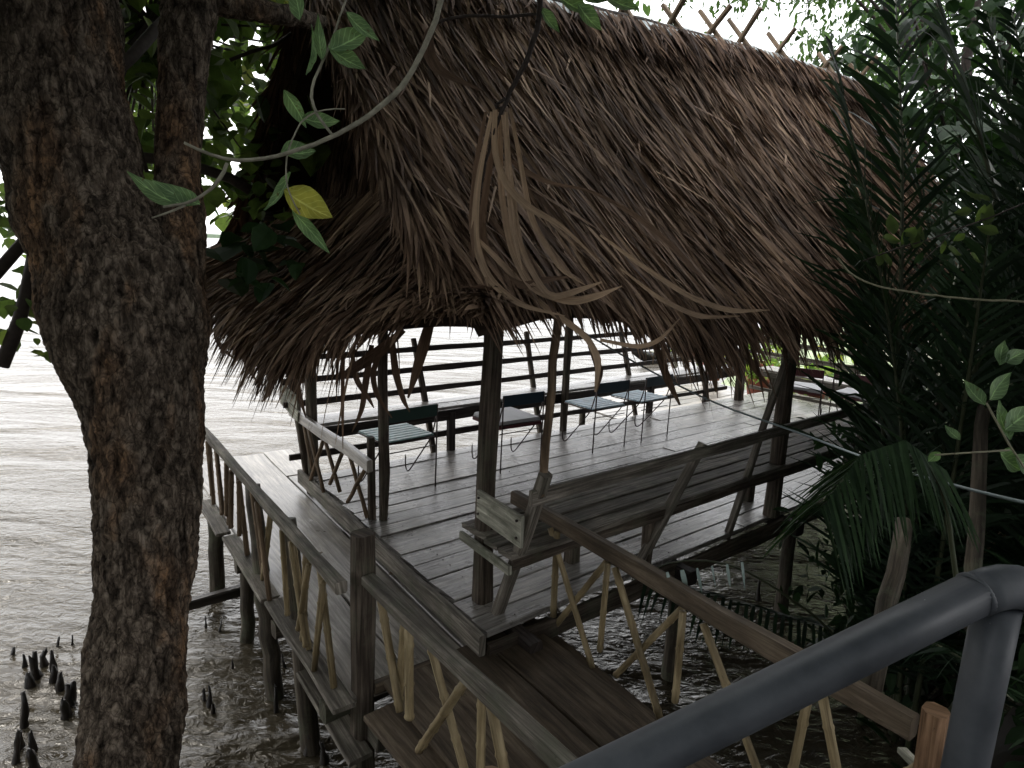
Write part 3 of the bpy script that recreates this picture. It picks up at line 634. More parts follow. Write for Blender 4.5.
walk = thing('plank_walkway', 'lower walkway of wide grey planks running past the hut out over the river', 'walkway', P(-.35, 2, -.15))
b = MB()
for u0, u1, v0, v1 in ((-.70, -.36, .08, 3.95), (-.355, -.02, .09, 4.0), (-.012, .10, .12, 3.2), (-.015, .26, 3.22, 4.02)):
    b.board(P((u0 + u1) / 2, v0, -.17), P((u0 + u1) / 2 - .0, v1, -.17), u1 - u0 - .008, .035, side=U, jit=.0025, ch=.005)
b.build('planks', M_walk, walk)
b = MB()
for v in (.2, 1.0, 1.9, 2.8, 3.7): b.board(P(-.78, v, -.24), P(.2, v, -.24), .08, .1, side=V)
b.build('cross_beams', M_wet, walk)
for u, v, z0, r in ((-.70, 2.92, -.2, .062), (-.66, 2.1, -.2, .05), (.0, 3.3, -.2, .05), (-.1, 1.4, -.2, .05)):
    b = MB(); b.pole([P(u, v, z0), P(u - .02, v + .03, -1.8)], [r * .9, r * 1.1]); b.build('stilt', M_wet, walk)
b = MB(); b.board(P(-.98, 2.66, -.84), P(.3, 2.6, -.80), .07, .08, side=V); b.build('brace_beam', M_snag, walk)

lr = thing('walkway_railing', 'long grey handrail with leaning stick balusters on the left of the walkway', 'railing', P(-.76, 1.5, 0))
b = MB(); b.board(P(-.755, 2.95, .45), P(-.735, .06, .45), .05, .055, side=U, jit=.003); b.build('handrail', M_grey, lr)
for v0, v1, u in ((3.0, 2.28, -.77), (2.22, 1.2, -.74), (1.16, .05, -.73)):
    b = MB(); b.board(P(u, v0, -.155), P(u, v1, -.155), .11, .025, side=U); b.build('foot_board', M_grey, lr)
base = [(2.78, .41, 2.68, -.14), (2.65, .41, 2.57, -.14), (2.46, .41, 2.32, -.14), (2.30, .42, 2.34, -.14), (2.15, .42, 2.26, -.14), (1.98, .41, 1.82, -.14),
        (1.80, .40, 1.88, -.14), (1.62, .41, 1.40, -.14), (1.36, .41, 1.16, -.14), (1.19, .40, 1.44, -.14), (.86, .42, .80, -.14), (.80, .42, .56, -.14),
        (.70, .42, .47, -.14), (.56, .41, .66, -.14), (.42, .41, .66, -.14), (.36, .41, .20, -.14), (.22, .41, .38, -.14), (2.9, .41, 2.86, -.14), (2.0, .41, 2.14, -.14)]
for i, (v1, z1, v2, z2) in enumerate(base):
    s = .02 if i % 2 else -.015
    b = MB(); b.pole([P(-.745 + s, v1, z1), P(-.74 + s, v2, z2)], .0145 + .003 * random.random(), nodes=.16); b.build('baluster', M_bam if v1 < 1.3 else M_stake, lr)
for (a, c, r) in (((-.70, 1.68, .40), (-.68, 1.20, -1.75), .055), ((-.69, .98, .42), (-.62, .70, -1.75), .055)):
    b = MB(); b.pole([P(*a), P((a[0] + c[0]) / 2 + .01, (a[1] + c[1]) / 2, (a[2] + c[2]) / 2), P(*c)], [r * .85, r, r * 1.1], wob=.005); b.build('tall_stilt', M_wet, lr)

# near railing with square post
nr_ = thing('ramp_railing', 'dark handrail with bamboo balusters left of the ramp, ending at the thick square post', 'railing', P(-.6, -.5, 0))
b = MB(); b.board(P(-.60, .12, -1.9), P(-.60, .12, .655), .10, .10, side=U, jit=.004, ch=.02); o = b.build('square_post', M_post, nr_)
b = MB(); b.board(P(-.605, .06, .45), P(-.53, -1.75, .455), .07, .055, side=U, jit=.003); b.build('handrail', M_grey, nr_)
b = MB(); b.board(P(-.60, -.06, -.15), P(-.50, -1.8, -.15), .15, .028, side=U); b.build('foot_board', M_ramp, nr_)
for i, (v1, z1, v2, z2) in enumerate([(-.06, .42, -.32, -.13), (-.24, .42, -.18, -.13), (-.33, .42, -.35, -.13), (-.43, .42, -.86, -.13), (-.76, .42, -.41, -.12), (-.82, .42, -.84, -.13), (-.92, .42, -1.2, -.13), (-1.3, .42, -1.0, -.13), (-1.35, .42, -1.38, -.13)]):
    s = .018 if i % 2 else -.012
    b = MB(); b.pole([P(-.585 + s + .03 * -v1, v1, z1), P(-.585 + s + .03 * -v1, v2, z2)], .0165 + .003 * random.random(), nodes=.17); b.build('baluster', M_bam, nr_)
b = MB(); b.board(P(-.60, .5, -.27), P(-.56, -.02, -.36), .05, .12, side=U); b.board(P(-.72, .62, -.30), P(-.66, .0, -.42), .12, .03, side=U); b.build('lower_brace', M_grey, nr_)

rr_ = thing('ramp_railing', 'straight handrail with yellow bamboo balusters and crossed struts right of the ramp', 'railing', P(.47, -.8, 0))
b = MB(); b.board(P(.53, .42, .485), P(.465, -1.89, .50), .06, .085, side=U, jit=.003); b.build('handrail', M_ramp, rr_)
for i, (v1, z1, v2, z2) in enumerate([(-.06, .46, -.075, -.16), (0, .46, -.41, -.16), (-.43, .44, -.03, -.16), (-.46, .45, -.45, -.16), (-.51, .45, -.88, -.16), (-.92, .43, -.53, -.16), (-.94, .43, -.95, -.16), (-1.05, .43, -1.46, -.16), (-1.53, .42, -1.50, -.16), (-1.59, .42, -1.80, -.16), (-1.95, .42, -1.62, -.16)]):
    s = .016 if i in (2, 5, 8, 10) else -.01
    b = MB(); b.pole([P(.485 + s, v1, z1), P(.485 + s, v2, z2)], .0155 + .003 * random.random(), nodes=.19); b.build('baluster', M_bam, rr_)
b = MB(); b.board(P(.49, .25, -.19), P(.47, -2.05, -.19), .06, .04, side=U); b.build('foot_beam', M_ramp, rr_)

ramp_ = thing('plank_ramp', 'short brown ramp of three worn planks leading up to the hut corner', 'ramp', P(0, -.9, -.1))
b = MB()
for u0, u1, z in ((-.52, -.17, -.125), (-.155, .06, -.115), (.068, .40, -.118)):
    b.board(P((u0 + u1) / 2, .06, z), P((u0 + u1) / 2 + .01, -2.3, z + .02), u1 - u0 - .008, .035, side=U, jit=.0025, ch=.005)
b.build('planks', M_ramp, ramp_)
b = MB(); b.board(P(-.56, .085, -.135), P(.52, .02, -.135), .05, .07, side=V); b.board(P(-.5, -.9, -.2), P(.5, -.9, -.2), .08, .08, side=V); b.board(P(-.5, -1.8, -.2), P(.5, -1.8, -.2), .08, .08, side=V); b.build('cross_beams', M_ramp, ramp_)
for u, v in ((-.45, -.9), (.45, -.9), (-.45, -1.8), (.45, -.0)):
    b = MB(); b.pole([P(u, v, -.24), P(u, v, -1.8)], .05); b.build('stilt', M_wet, ramp_)

st = thing('cut_post', 'short reddish brown post with a sawn top at the lower right', 'post', P(.50, -2.08, -.2))
b = MB(); b.board(P(.46, -1.97, -1.2), P(.44, -1.96, .62), .08, .08, side=U, jit=.004, ch=.02); b.build('post', M_cut, st)
b = MB(); b.board(P(.9, -1.75, .1), P(.72, -1.95, .16), .05, .03); tag(b.build('loose_plank', M_pale, None, P(.8, -1.85, .1)), 'small pale loose plank lying behind the short sawn post', 'plank')

# painted pipe railing by the camera
pr_ = thing('pipe_railing', 'blue grey painted steel pipe railing crossing the lower right foreground', 'railing', (.6, .72, .35))
b = MB(); p0, p1 = S(560, 798, .735), S(975, 594, .846)
b.pole([p0 + (p0 - p1) * .8, p0, p1], .027, k=28, wob=0); b.build('top_rail', M_pipe, pr_)
e1 = S(1018, 586, .862); b = MB(); b.pole([p1, S(1000, 583, .853), S(1018, 584, .858), S(1040, 596, .864), S(1110, 640, .88)], .0272, k=28, wob=0, sub=.02); b.build('elbow', M_pipe, pr_)
q = S(1000, 600, .857); b = MB(); b.pole([q + A(0, 0, -.01), A(q[0], q[1], .3)], .0265, k=28, wob=0); b.build('post', M_pipe, pr_)

for c_, d_, r_ in ((p1, unit(p1 - p0), .0272),):
    b = MB(); x_ = unit(np.cross(d_, [.3, .2, .9] if abs(d_[2]) < .9 else [1, 0, 0])); y_ = np.cross(d_, x_)
    secs = [[c_ + d_ * (.004 * math.cos(6.283 * w_ / 8)) + (x_ * math.cos(a_) + y_ * math.sin(a_)) * (r_ - .0015 + .003 * math.sin(6.283 * w_ / 8) + .0006 * math.sin(a_ * 31)) for a_ in np.linspace(0, 6.283, 72)] for w_ in range(9)]
    b.loft(None, secs, smooth=True, cap=False); b.build('weld_bead', M_pipe, pr_)
# ------------------------------------------------------------------ chairs
def chair_proto(label, seatm, backm, cushion=False, group='metal rod chairs on the deck'):
    t = thing('rod_chair', label, 'chair', (0, 0, 0), group)
    W, Dp, H = .23, .21, .44            # local: x along u, y towards the river; back at -y
    b = MB()
    if cushion: b.board((0, -Dp, H + .0), (0, Dp, H + .0), W * 2, .045, side=(1, 0, 0), jit=0, ch=.015)
    else:
        for i in range(7): y = -Dp + .03 + i * .06; b.board((-W, y, H), (W, y, H), .048, .014, side=(0, 1, 0), jit=.0006, ch=.003)
    b.build('seat', seatm, t)
    if cushion:
        b = MB(); b.board((0, -Dp - .005, H - .035), (0, Dp + .005, H - .035), W * 2 + .01, .03, side=(1, 0, 0), jit=0); b.build('seat_base', M_maroon, t)
    b = MB(); b.board((-W, -Dp - .03, H + .215), (W, -Dp - .03, H + .215), .014, .10, side=(0, 1, 0), jit=.0005); b.build('backrest', backm, t)
    b = MB()
    for y in (-Dp, Dp): b.pole([(-W, y, H - .015), (W, y, H - .015)], .0065, k=8, wob=0)
    for x in (-W, W): b.pole([(x, -Dp, H - .015), (x, Dp, H - .015)], .0065, k=8, wob=0)
    b.pole([(-W, -Dp, H - .09), (W, -Dp, H - .09)], .005, k=8, wob=0)
    b.build('seat_frame', M_rod, t)
    for x in (-W, W):
        b = MB(); b.pole([(x, -Dp - .03, 0), (x, -Dp - .035, H + .26)], .0065, k=8, wob=0); b.build('rear_leg', M_rod, t)
        b = MB(); b.pole([(x, -Dp - .035, H + .2), (x, -Dp + .03, H - .02), (x, Dp - .05, .015), (x, Dp - .02, 0), (x, Dp, .03), (x, Dp, H)], .006, k=8, wob=0, sub=.03); b.build('front_leg', M_rod, t)
    return t
azU = math.atan2(U[1], U[0])
def place(t, u, v, rz=0.0, z=0.0): p = P(u, v, z); t.location = tuple(p); t.rotation_euler = (0, 0, azU + rz)
def copy_thing(t, label=None):
    r = t.copy(); COL.objects.link(r)
    if label: r['label'] = label
    for ch in list(t.children):
        c = ch.copy(); COL.objects.link(c); c.parent = r
        for g in ch.children:
            gg = g.copy(); COL.objects.link(gg); gg.parent = c
    return r
c1 = chair_proto('chair with pale teal slatted seat and dark green back, leftmost on the deck', M_teal, M_green); place(c1, .58, 2.16, .05)
c2 = chair_proto('chair with a smooth grey padded seat, half behind the thick front post', M_cush, M_navy, True); place(c2, 1.72, 2.13, -.03)
c3 = chair_proto('light blue slatted chair beside the padded one, its seat partly behind its neighbour', M_blue, M_navy); place(c3, 2.88, 2.12, -.02)
c4 = copy_thing(c3, 'light blue slatted chair farthest right of the row facing the river bench'); place(c4, 3.58, 2.11, .04)
c5 = chair_proto('left one of the two maroon chairs with pale cushions near the deck end', M_cush, M_maroon, True); place(c5, 5.95, 1.45, -1.2)
c6 = copy_thing(c5, 'right one of the two maroon chairs with pale cushions near the deck end'); place(c6, 6.2, .85, -1.5)

# ------------------------------------------------------------------ leaves and plants
HEART = np.array([(0, 0), (-.34, .12), (-.46, .42), (-.3, .74), (0, 1.0), (.3, .74), (.46, .42), (.34, .12)])
LANCE = np.array([(0, 0), (-.14, .2), (-.2, .45), (-.13, .75), (0, 1.0), (.13, .75), (.2, .45), (.14, .2)])
def leaf_cloud(name, centres, size, mat_, parent, shape=HEART, sizevar=.35, droop=.6, loc=None):
    """centres n x 3 -> folded leaves, 4 quads each"""
    n = len(centres); c = np.array(centres, float)
    az = rng.uniform(0, 2 * math.pi, n); el = rng.normal(-droop, .45, n)
    d = np.stack([np.cos(az) * np.cos(el), np.sin(az) * np.cos(el), np.sin(el)], 1)
    s = np.cross(d, np.tile(A(0, 0, 1), (n, 1))) + rng.normal(0, .25, (n, 3)); s -= d * (s * d).sum(1, keepdims=True); s /= np.linalg.norm(s, axis=1, keepdims=True); nn = np.cross(s, d)
    L = size * np.exp(rng.normal(0, sizevar, n)); fold = rng.uniform(.05, .45, n); curl = rng.uniform(-.05, .3, n)
    V9 = np.zeros((n, 10, 3))
    pts = list(shape) + [(0, .42), (0, .74)]
    for k, (x, y) in enumerate(pts):
        V9[:, k] = c + d * (L * y)[:, None] + s * (L * x)[:, None] + nn * (L * (fold * abs(x) - curl * y * y))[:, None]
    # verts 0..7 outline, 8 and 9 on the midrib
    q = np.array([(0, 8, 2, 1), (8, 9, 3, 2), (0, 7, 6, 8), (8, 6, 5, 9)]); tips = np.array([(9, 4, 3, 3), (9, 5, 4, 4)])
    q = np.array([(0, 8, 2, 1), (8, 4, 3, 2), (0, 7, 6, 8), (8, 6, 5, 4)])
    F = (np.arange(n)[:, None, None] * 10 + q[None]).reshape(-1, 4)
    return np_mesh(name, V9.reshape(-1, 3), F, mat_, parent, loc=loc)
def clumps(blobs, ncl, per, cr, flat=.7):
    """blobs: (centre, radii); clump centres through the volume; leaves round each"""
    out = []; cc = []
    w = np.array([r[0] * r[1] * r[2] for _, r in blobs]) ** .8; w /= w.sum()
    for (c, r), k in zip(blobs, (w * ncl).round().astype(int)):
        for _ in range(max(1, k)):
            dd = rng.normal(0, 1, 3); dd /= np.linalg.norm(dd); q = np.array(c) + dd * np.array(r) * rng.uniform(.25, 1) ** .5
            cc.append(q); m_ = int(per * rng.uniform(.5, 1.5)); s = cr * rng.uniform(.6, 1.4)
            out.append(q + rng.normal(0, 1, (m_, 3)) * A(s, s, s * flat))
    return np.concatenate(out), cc
def twigs(b, root, cc, r0=.03, frac=1.0):
    for q in cc:
        if random.random() < frac:
            mid = (np.array(root) * .4 + q * .6) + rng.normal(0, .15, 3); b.pole([root, mid, q], [r0, r0 * .5, r0 * .15], k=5, sub=.5, wob=0)

# big foreground tree ------------------------------------------------------
tree = thing('riverside_tree', 'large forked tree with rough brown bark standing in the left foreground', 'tree', (-1.43, 2.35, -1.3))
def bark_tube(path, radii, na, dl):
    path = np.array(path, float); cum = np.concatenate([[0], np.cumsum(np.linalg.norm(np.diff(path, axis=0), axis=1))])
    n = int(cum[-1] / dl); t = np.linspace(0, cum[-1], n); C = np.array([np.interp(t, cum, path[:, q]) for q in range(3)]); Rr = np.interp(t, cum, radii)
    kk = max(3, int(.12 / dl)); ker = np.ones(kk) / kk
    for _ in range(2):
        for q in range(3): C[q] = np.convolve(np.pad(C[q], (kk // 2, kk - 1 - kk // 2), 'reflect', reflect_type='odd'), ker, 'valid')
        Rr = np.convolve(np.pad(Rr, (kk // 2, kk - 1 - kk // 2), 'edge'), ker, 'valid')
    C = C.T; V_ = np.zeros((n, na, 3)); Hh = np.zeros((n, na))
    for i in range(n):
        d = unit(C[min(i + 1, n - 1)] - C[max(i - 1, 0)]); x = unit(np.cross(d, [0, 1, .01])); y = np.cross(d, x)
        for j in range(na):
            a = 2 * math.pi * j / na; dr = x * math.cos(a) + y * math.sin(a); p = C[i] + dr * Rr[i]
            vv = Vector((p[0], p[1], p[2]))
            big = noise.noise(vv * 4.0) * .03 * Rr[i] / .22
            w = Vector((p[0] * 30, p[1] * 30, p[2] * 12)) + Vector((noise.noise(vv * 14), noise.noise(vv * 14 + Vector((7, 0, 0))), noise.noise(vv * 10) * 1.4)) * 1.1 + Vector((noise.noise(vv * 60), noise.noise(vv * 60 + Vector((3, 0, 0))), 0)) * .35
            vr = noise.voronoi(w); dd = vr[0]; dd_p = vr[1][0]; e = min(1.0, (dd[1] - dd[0]) * 2.6)         # plates with cracks between
            fl = noise.noise(Vector((p[0] * 70, p[1] * 70, p[2] * 34)))
            pl = noise.cell(Vector(dd_p)) if False else noise.noise(Vector((dd_p[0] * 3.1, dd_p[1] * 3.1, dd_p[2] * 3.1))); rg = 1 - abs(noise.noise(Vector((p[0] * 26 + pl * .4, p[1] * 26, p[2] * 3.6)) )) * 3.2
            te = math.floor((noise.noise(Vector((p[0] * 34, p[1] * 34, p[2] * 15))) + .5) * 4) / 4
            h = .50 * (e ** .4) * (.7 + .4 * pl) + .26 * te - .34 * max(0, rg) ** 1.5 + .22 * (fl * .5 + .5) + .16
            r_ = big + .021 * (h - .6) * (Rr[i] / .22) ** .5 + .004 * fl
            V_[i, j] = p + dr * r_; Hh[i, j] = h
    F = []
    idx = np.arange(n * na).reshape(n, na); a = idx[:-1]; b_ = np.roll(idx, -1, 1)[:-1]; c_ = np.roll(idx, -1, 1)[1:]; d_ = idx[1:]
    return V_.reshape(-1, 3), np.stack([a, b_, c_, d_], 2).reshape(-1, 4), Hh.ravel()
def bark_obj(name, tubes, parent):
    vs, fs, hs, o_ = [], [], [], 0
    for v, f, h in tubes: vs.append(v); fs.append(f + o_); hs.append(h); o_ += len(v)
    ob = np_mesh(name, np.concatenate(vs), np.concatenate(fs), M_bark, parent, smooth=True)
    at = ob.data.attributes.new('height', 'FLOAT', 'POINT'); at.data.foreach_set('value', np.concatenate(hs).astype(np.float32)); return ob
TD = 2.6
base_ = S(128, 768, TD - .1); 
main = [(base_ + A(.02, -.05, -1.45)), base_, S(143, 600, TD), S(151, 500, TD), S(143, 400, TD), S(126, 300, TD), S(86, 210, TD - .02), S(56, 100, TD - .08), S(48, 0, TD - .12), S(30, -180, TD - .1), S(0, -500, TD)]
rad_ = [.20, .172, .174, .186, .225, .285, .245, .232, .232, .20, .15]
right = [S(150, 420, TD + .02), S(160, 320, TD + .03), S(178, 250, TD + .06), S(178, 170, TD + .1), S(180, 90, TD + .12), S(190, 10, TD + .12), S(215, -120, TD + .2), S(240, -330, TD + .4)]
rad2 = [.12, .155, .115, .085, .088, .105, .09, .07]
limb = [S(196, -2, TD + .12), S(232, 6, TD + .2), S(268, 12, TD + .32), S(300, 18, TD + .5), S(350, 30, TD + 1.0), S(420, 10, TD + 1.8)]
bark_obj('trunk', [bark_tube(main, rad_, 300, .0065), bark_tube(right, rad2, 150, .0075)], tree)
bark_obj('limb', [bark_tube(limb, [.055, .05, .045, .04, .03, .02], 40, .02)], tree)
b = MB()
for pts, r in (([S(95, 90, 3.2), S(130, 60, 3.3), S(165, 20, 3.6)], .03), ([S(120, 95, 3.6), S(142, 125, 3.6), S(150, 200, 3.7)], .012), ([S(100, 150, 3.8), S(150, 158, 3.8), S(225, 170, 3.9), S(250, 190, 3.95)], .03),
               ([S(-40, 310, 3.4), S(10, 260, 3.4), S(40, 220, 3.5)], .03), ([S(2, 366, 3.5), S(22, 335, 3.5), S(24, 290, 3.5), S(40, 230, 3.6)], [.035, .035, .03, .03]), ([S(230, 60, 3.6), S(280, 45, 3.7), S(305, 20, 3.8)], .01)):
    b.pole(pts, r, k=8, wob=.004)
cen, cc = clumps([(S(150, 90, 4.4), (.5, .8, .65)), (S(240, 110, 4.6), (.45, .8, .7)), (S(270, 40, 4.8), (.5, .8, .5)), (S(10, 260, 3.9), (.3, .4, .42)), (S(0, 190, 4.4), (.35, .6, .5)), (S(200, 60, 6.0), (1.3, .8, 1.2)), (S(120, 160, 6.5), (1.0, .8, 1.2)), (S(110, -30, 4.5), (1.4, 1.2, .5)), (S(330, -60, 4.6), (1.2, 1.0, .45))], 210, 18, .19)
twigs(b, S(150, 20, 3.9), cc, .012, .4)
b.build('branches', M_dtwig, tree)
leaf_cloud('crown', cen, .115, M_leaf, tree)
# the part of the crown overhead, out of frame: it shades the deck
cen, cc = clumps([(A(-1.2, 2.5, 5.3), (3.2, 2.6, .9)), (A(-3.4, 2.4, 4.2), (2.4, 2.6, 1.1)), (A(1.0, 1.2, 5.2), (2.8, 2.2, 1.0))], 400, 26, .35)
leaf_cloud('high_crown', cen, .19, M_leaf, tree)
# hanging leaves left of the thatch and under the branch on the left
cen = np.concatenate([np.array([S(x, y, 2.9 + rng.normal(0, .1)) for x, y in zip(rng.uniform(222, 300, 26), rng.uniform(215, 285, 26))]), ])
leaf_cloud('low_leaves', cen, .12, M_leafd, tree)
cen = np.array([S(x, y, 3.4 + rng.normal(0, .05)) for x, y in ((28, 345), (35, 338), (45, 345), (38, 355), (50, 350), (30, 352), (5, 330), (12, 305), (30, 300), (22, 318))])
leaf_cloud('drooping_leaves', cen, .075, M_leaf, tree)

# foreground twig with the yellow leaf -------------------------------------
tw = thing('leafy_twig', 'pale thin twig with green leaves and one yellow leaf hanging before the thatch', 'branch', S(332, 135, 1.35))
b = MB()
b.pole([S(450, -60, 1.5), S(442, 0, 1.45), S(432, 32, 1.42), S(405, 85, 1.4), S(365, 120, 1.37), S(330, 138, 1.35), S(280, 157, 1.33), S(227, 163, 1.3), S(200, 150, 1.28), S(170, 136, 1.26)], [.007, .0065, .006, .006, .005, .0045, .004, .0035, .003, .002], k=8, sub=.025, wob=.0006)
b.build('stem', M_twig, tw)
b = MB()
b.pole([S(227, 163, 1.3), S(222, 180, 1.3), S(205, 196, 1.3), S(185, 205, 1.3), S(152, 208, 1.29)], [.0035, .004, .003, .003, .002], k=7, sub=.02, wob=.0005)
b.pole([S(185, 205, 1.3), S(168, 214, 1.3), S(152, 218, 1.3)], [.003, .002, .0015], k=7, sub=.02, wob=.0005)
b.pole([S(346, 0, 1.38), S(328, 51, 1.38), S(308, 92, 1.37), S(314, 112, 1.37), S(333, 136, 1.36)], [.002, .0025, .003, .0035, .003], k=7, sub=.02, wob=.0005)
b.pole([S(345, 109, 1.37), S(320, 108, 1.36), S(303, 116, 1.36), S(288, 146, 1.35), S(284, 176, 1.35), S(291, 200, 1.35), S(300, 214, 1.35)], .0016, k=6, sub=.02, wob=.0005)
b.build('side_shoot', M_twig, tw)
def big_leaf(name, x0, y0, x1, y1, d, w, m_, parent, d2=None, curl=.12, tilt=0.3):
    p0, p1 = S(x0, y0, d), S(x1, y1, d2 or d + .03); ax = p1 - p0; L = np.linalg.norm(ax); ax /= L
    nn = unit(-FW + RT * tilt + UP * .3); s = unit(np.cross(ax, nn)); nn = np.cross(s, ax); W = w / F_PX * d
    pr = [.06, .55, .88, 1, .97, .85, .62, .32, .02]; n = len(pr); vv = []
    for i, q in enumerate(pr):
        f = i / (n - 1); c = p0 + ax * L * f - nn * curl * L * math.sin(math.pi * f * .9)
        for k in (-1, -.5, 0, .5, 1): vv.append(c + s * (k * q * W / 2) + nn * (abs(k) * q * W * .2 + .003 * math.sin(f * 25 + k * 3)))
    F = [(i * 5 + j, i * 5 + j + 1, i * 5 + j + 6, i * 5 + j + 5) for i in range(n - 1) for j in range(4)]
    uv = np.array([(k * .5, i / (n - 1)) for i in range(n) for k in (-2, -1, 0, 1, 2)])
    return np_mesh(name, np.array(vv), np.array(F), m_, parent, uv[np.array(F).ravel()], smooth=True)
o = big_leaf('leaf', 284, 190, 333, 217, 1.35, 34, M_yel, tw); o['label'] = 'broad yellow leaf'
for a in ((292, 210, 330, 254, 14), (310, 152, 276, 150, 0), (281, 152, 316, 150, 27), (302, 166, 262, 200, 0), (290, 172, 263, 210, 15), (302, 118, 340, 120, 20), (284, 90, 306, 128, 16), (306, 75, 309, 22, 9), (322, 60, 318, 12, 12), (328, 46, 366, 68, 24),
          (330, 50, 370, 28, 26), (190, 205, 125, 168, 24), (200, 204, 150, 178, 20), (232, 0, 250, 0, 0), (430, 10, 470, 60, 0), (346, 12, 380, 40, 18), (300, 20, 290, -20, 16)):
    if a[4]: big_leaf('leaf', a[0], a[1], a[2], a[3], 1.36, a[4], M_twl, tw, curl=random.uniform(.04, .2), tilt=random.uniform(-.5, .6))

# vine with dry hanging strips ---------------------------------------------
vn = thing('dry_vine', 'dark vine with long curled dry leaf strips hanging before the thatch', 'vine', S(500, 110, 2.6))
b = MB()
b.pole([S(545, -80, 2.5), S(541, 0, 2.5), S(535, 44, 2.52), S(523, 68, 2.55), S(509, 90, 2.58), S(497, 125, 2.6), S(484, 165, 2.62), S(477, 215, 2.65)], [.012, .011, .01, .01, .009, .007, .005, .003], k=8, sub=.04, wob=.002)
b.pole([S(536, 14, 2.5), S(500, 18, 2.52), S(470, 14, 2.52), S(440, 20, 2.5), S(425, 30, 2.5)], .006, k=7, sub=.04, wob=.002)
b.pole([S(505, 98, 2.58), S(488, 108, 2.6), S(500, 112, 2.6), S(512, 100, 2.58)], .006, k=7, sub=.03, wob=.002)
b.build('stem', M_dtwig, vn)
M1 = M_curl
for a in ((556, -6, 592, 12, 24), (572, -10, 612, -2, 26), (578, 4, 602, 30, 20), (600, -8, 640, 8, 24), (541, 8, 560, 32, 16)): big_leaf('green_leaf', a[0], a[1], a[2], a[3], 2.5, a[4], M_twl, vn, curl=.1, tilt=random.uniform(-.3, .4))
strip_list = [
 ([(441, 20), (429, 34), (428, 54), (437, 72), (455, 80), (485, 92)], (5, 13, 16, 15, 9, 1)),
 ([(495, 110), (494, 150), (505, 185), (528, 208), (560, 224), (600, 262)], (6, 8, 9, 9, 6, 1)),
 ([(504, 154), (523, 172), (553, 185), (590, 190), (638, 217), (680, 255), (706, 283)], (2, 9, 5, 4, 8, 9, 2)),
 ([(498, 112), (489, 170), (480, 230), (492, 270), (520, 288), (545, 280), (575, 276)], (5, 8, 10, 12, 10, 8, 1)),
 ([(500, 112), (500, 190), (510, 250), (530, 290), (570, 303), (598, 296), (622, 286)], (6, 8, 9, 11, 11, 8, 1)),
 ([(492, 112), (478, 180), (474, 240), (488, 280), (520, 306), (565, 316)], (4, 8, 10, 10, 7, 1)),
 ([(503, 115), (512, 190), (520, 250), (548, 300), (575, 292), (602, 282)], (5, 7, 7, 8, 8, 2)),
 ([(486, 112), (476, 160), (470, 220), (474, 262)], (4, 6, 7, 2)),
 ([(506, 112), (508, 170), (512, 230), (522, 270)], (4, 9, 8, 2)),
 ([(510, 108), (520, 160), (530, 220), (560, 270), (585, 285)], (4, 6, 8, 7, 1)),
 ([(470, 232), (500, 262), (540, 305), (585, 335), (598, 360), (595, 392)], (4, 8, 8, 9, 11, 3)),
 ([(600, 340), (640, 348), (660, 340), (680, 318)], (4, 6, 6, 1)),
 ([(600, 235), (640, 265), (690, 298), (730, 312), (770, 310)], (3, 6, 7, 7, 1)),
 ([(620, 268), (660, 300), (700, 318), (740, 316)], (2, 6, 7, 1))]
for pts, w in strip_list:
    b = MB(); dd = 2.62 + random.uniform(-.05, .05)
    b.ribbon([S(x, y, dd + .05 * math.sin(i)) for i, (x, y) in enumerate(pts)], [q / F_PX * dd * .8 for q in w]); b.build('leaf_strip', M1 if random.random() < .75 else M_th, vn)

# ------------------------------------------------------------------ palms
def frond_mesh(L, n, ll, lw, arch, seed, dead=False, silver=False):
    r = np.random.default_rng(seed); vs, fs = [], []; o_ = 0
    t = np.linspace(0, 1, n); side_pts = []
    def spine(f): return np.array([arch * L * f ** 2.2, 0, L * f * (1 - .25 * arch * f)])
    b = MB(); b.pole([spine(f) for f in np.linspace(0, 1, 9)], list(np.linspace(.022, .004, 9)), k=6, wob=0, sub=.2)
    for i in range(n):
        f = .16 + .84 * i / (n - 1); p = spine(f); d = unit(spine(min(1, f + .02)) - spine(f - .02))
        for s in (-1, 1):
            if r.random() < (.35 if dead else .04): continue
            ln = ll * (math.sin(math.pi * min(1, f * .93 + .07)) ** .6) * r.uniform(.8, 1.1)
            out = unit(A(0, s, 0) * (1.0) + d * (.75 + .8 * f) + A(1, 0, 0) * r.normal(.15, .2) + r.normal(0, .1, 3))
            jj = r.random() * (2 if r.random() < .12 else 1); wx = unit(np.cross(out, A(1, 0, .3)) + r.normal(0, .25, 3)); k = 4; W = lw * r.uniform(.8, 1.15)
            prof = (.5, 1, .85, .5, .05)
            for q in range(k + 1):
                g = q / k; c = p + out * ln * g + A(0, 0, -1) * ln * (.25 + (.6 if dead else 0)) * g * g * (.3 + 1.2 * jj)
                vs += [c - wx * W * prof[q] / 2, c + wx * W * prof[q] / 2]
            for q in range(k): a = o_ + q * 2; fs.append((a, a + 1, a + 3, a + 2))
            o_ += 2 * (k + 1)
    return b, np.array(vs), np.array(fs)
def make_frond_data(*a, mat_=M_palm, **k):
    b, v, f = frond_mesh(*a, **k)
    o1 = b.build('tmp_stem', M_palmstem); o2 = np_mesh('tmp_leaf', v, f, mat_)
    d1, d2 = o1.data, o2.data; D.objects.remove(o1); D.objects.remove(o2); d1.name = 'frond_stem'; d2.name = 'frond_leaflets'
    return d1, d2
M_palmstem = simple('palm_stem', (.05, .06, .03), .5)
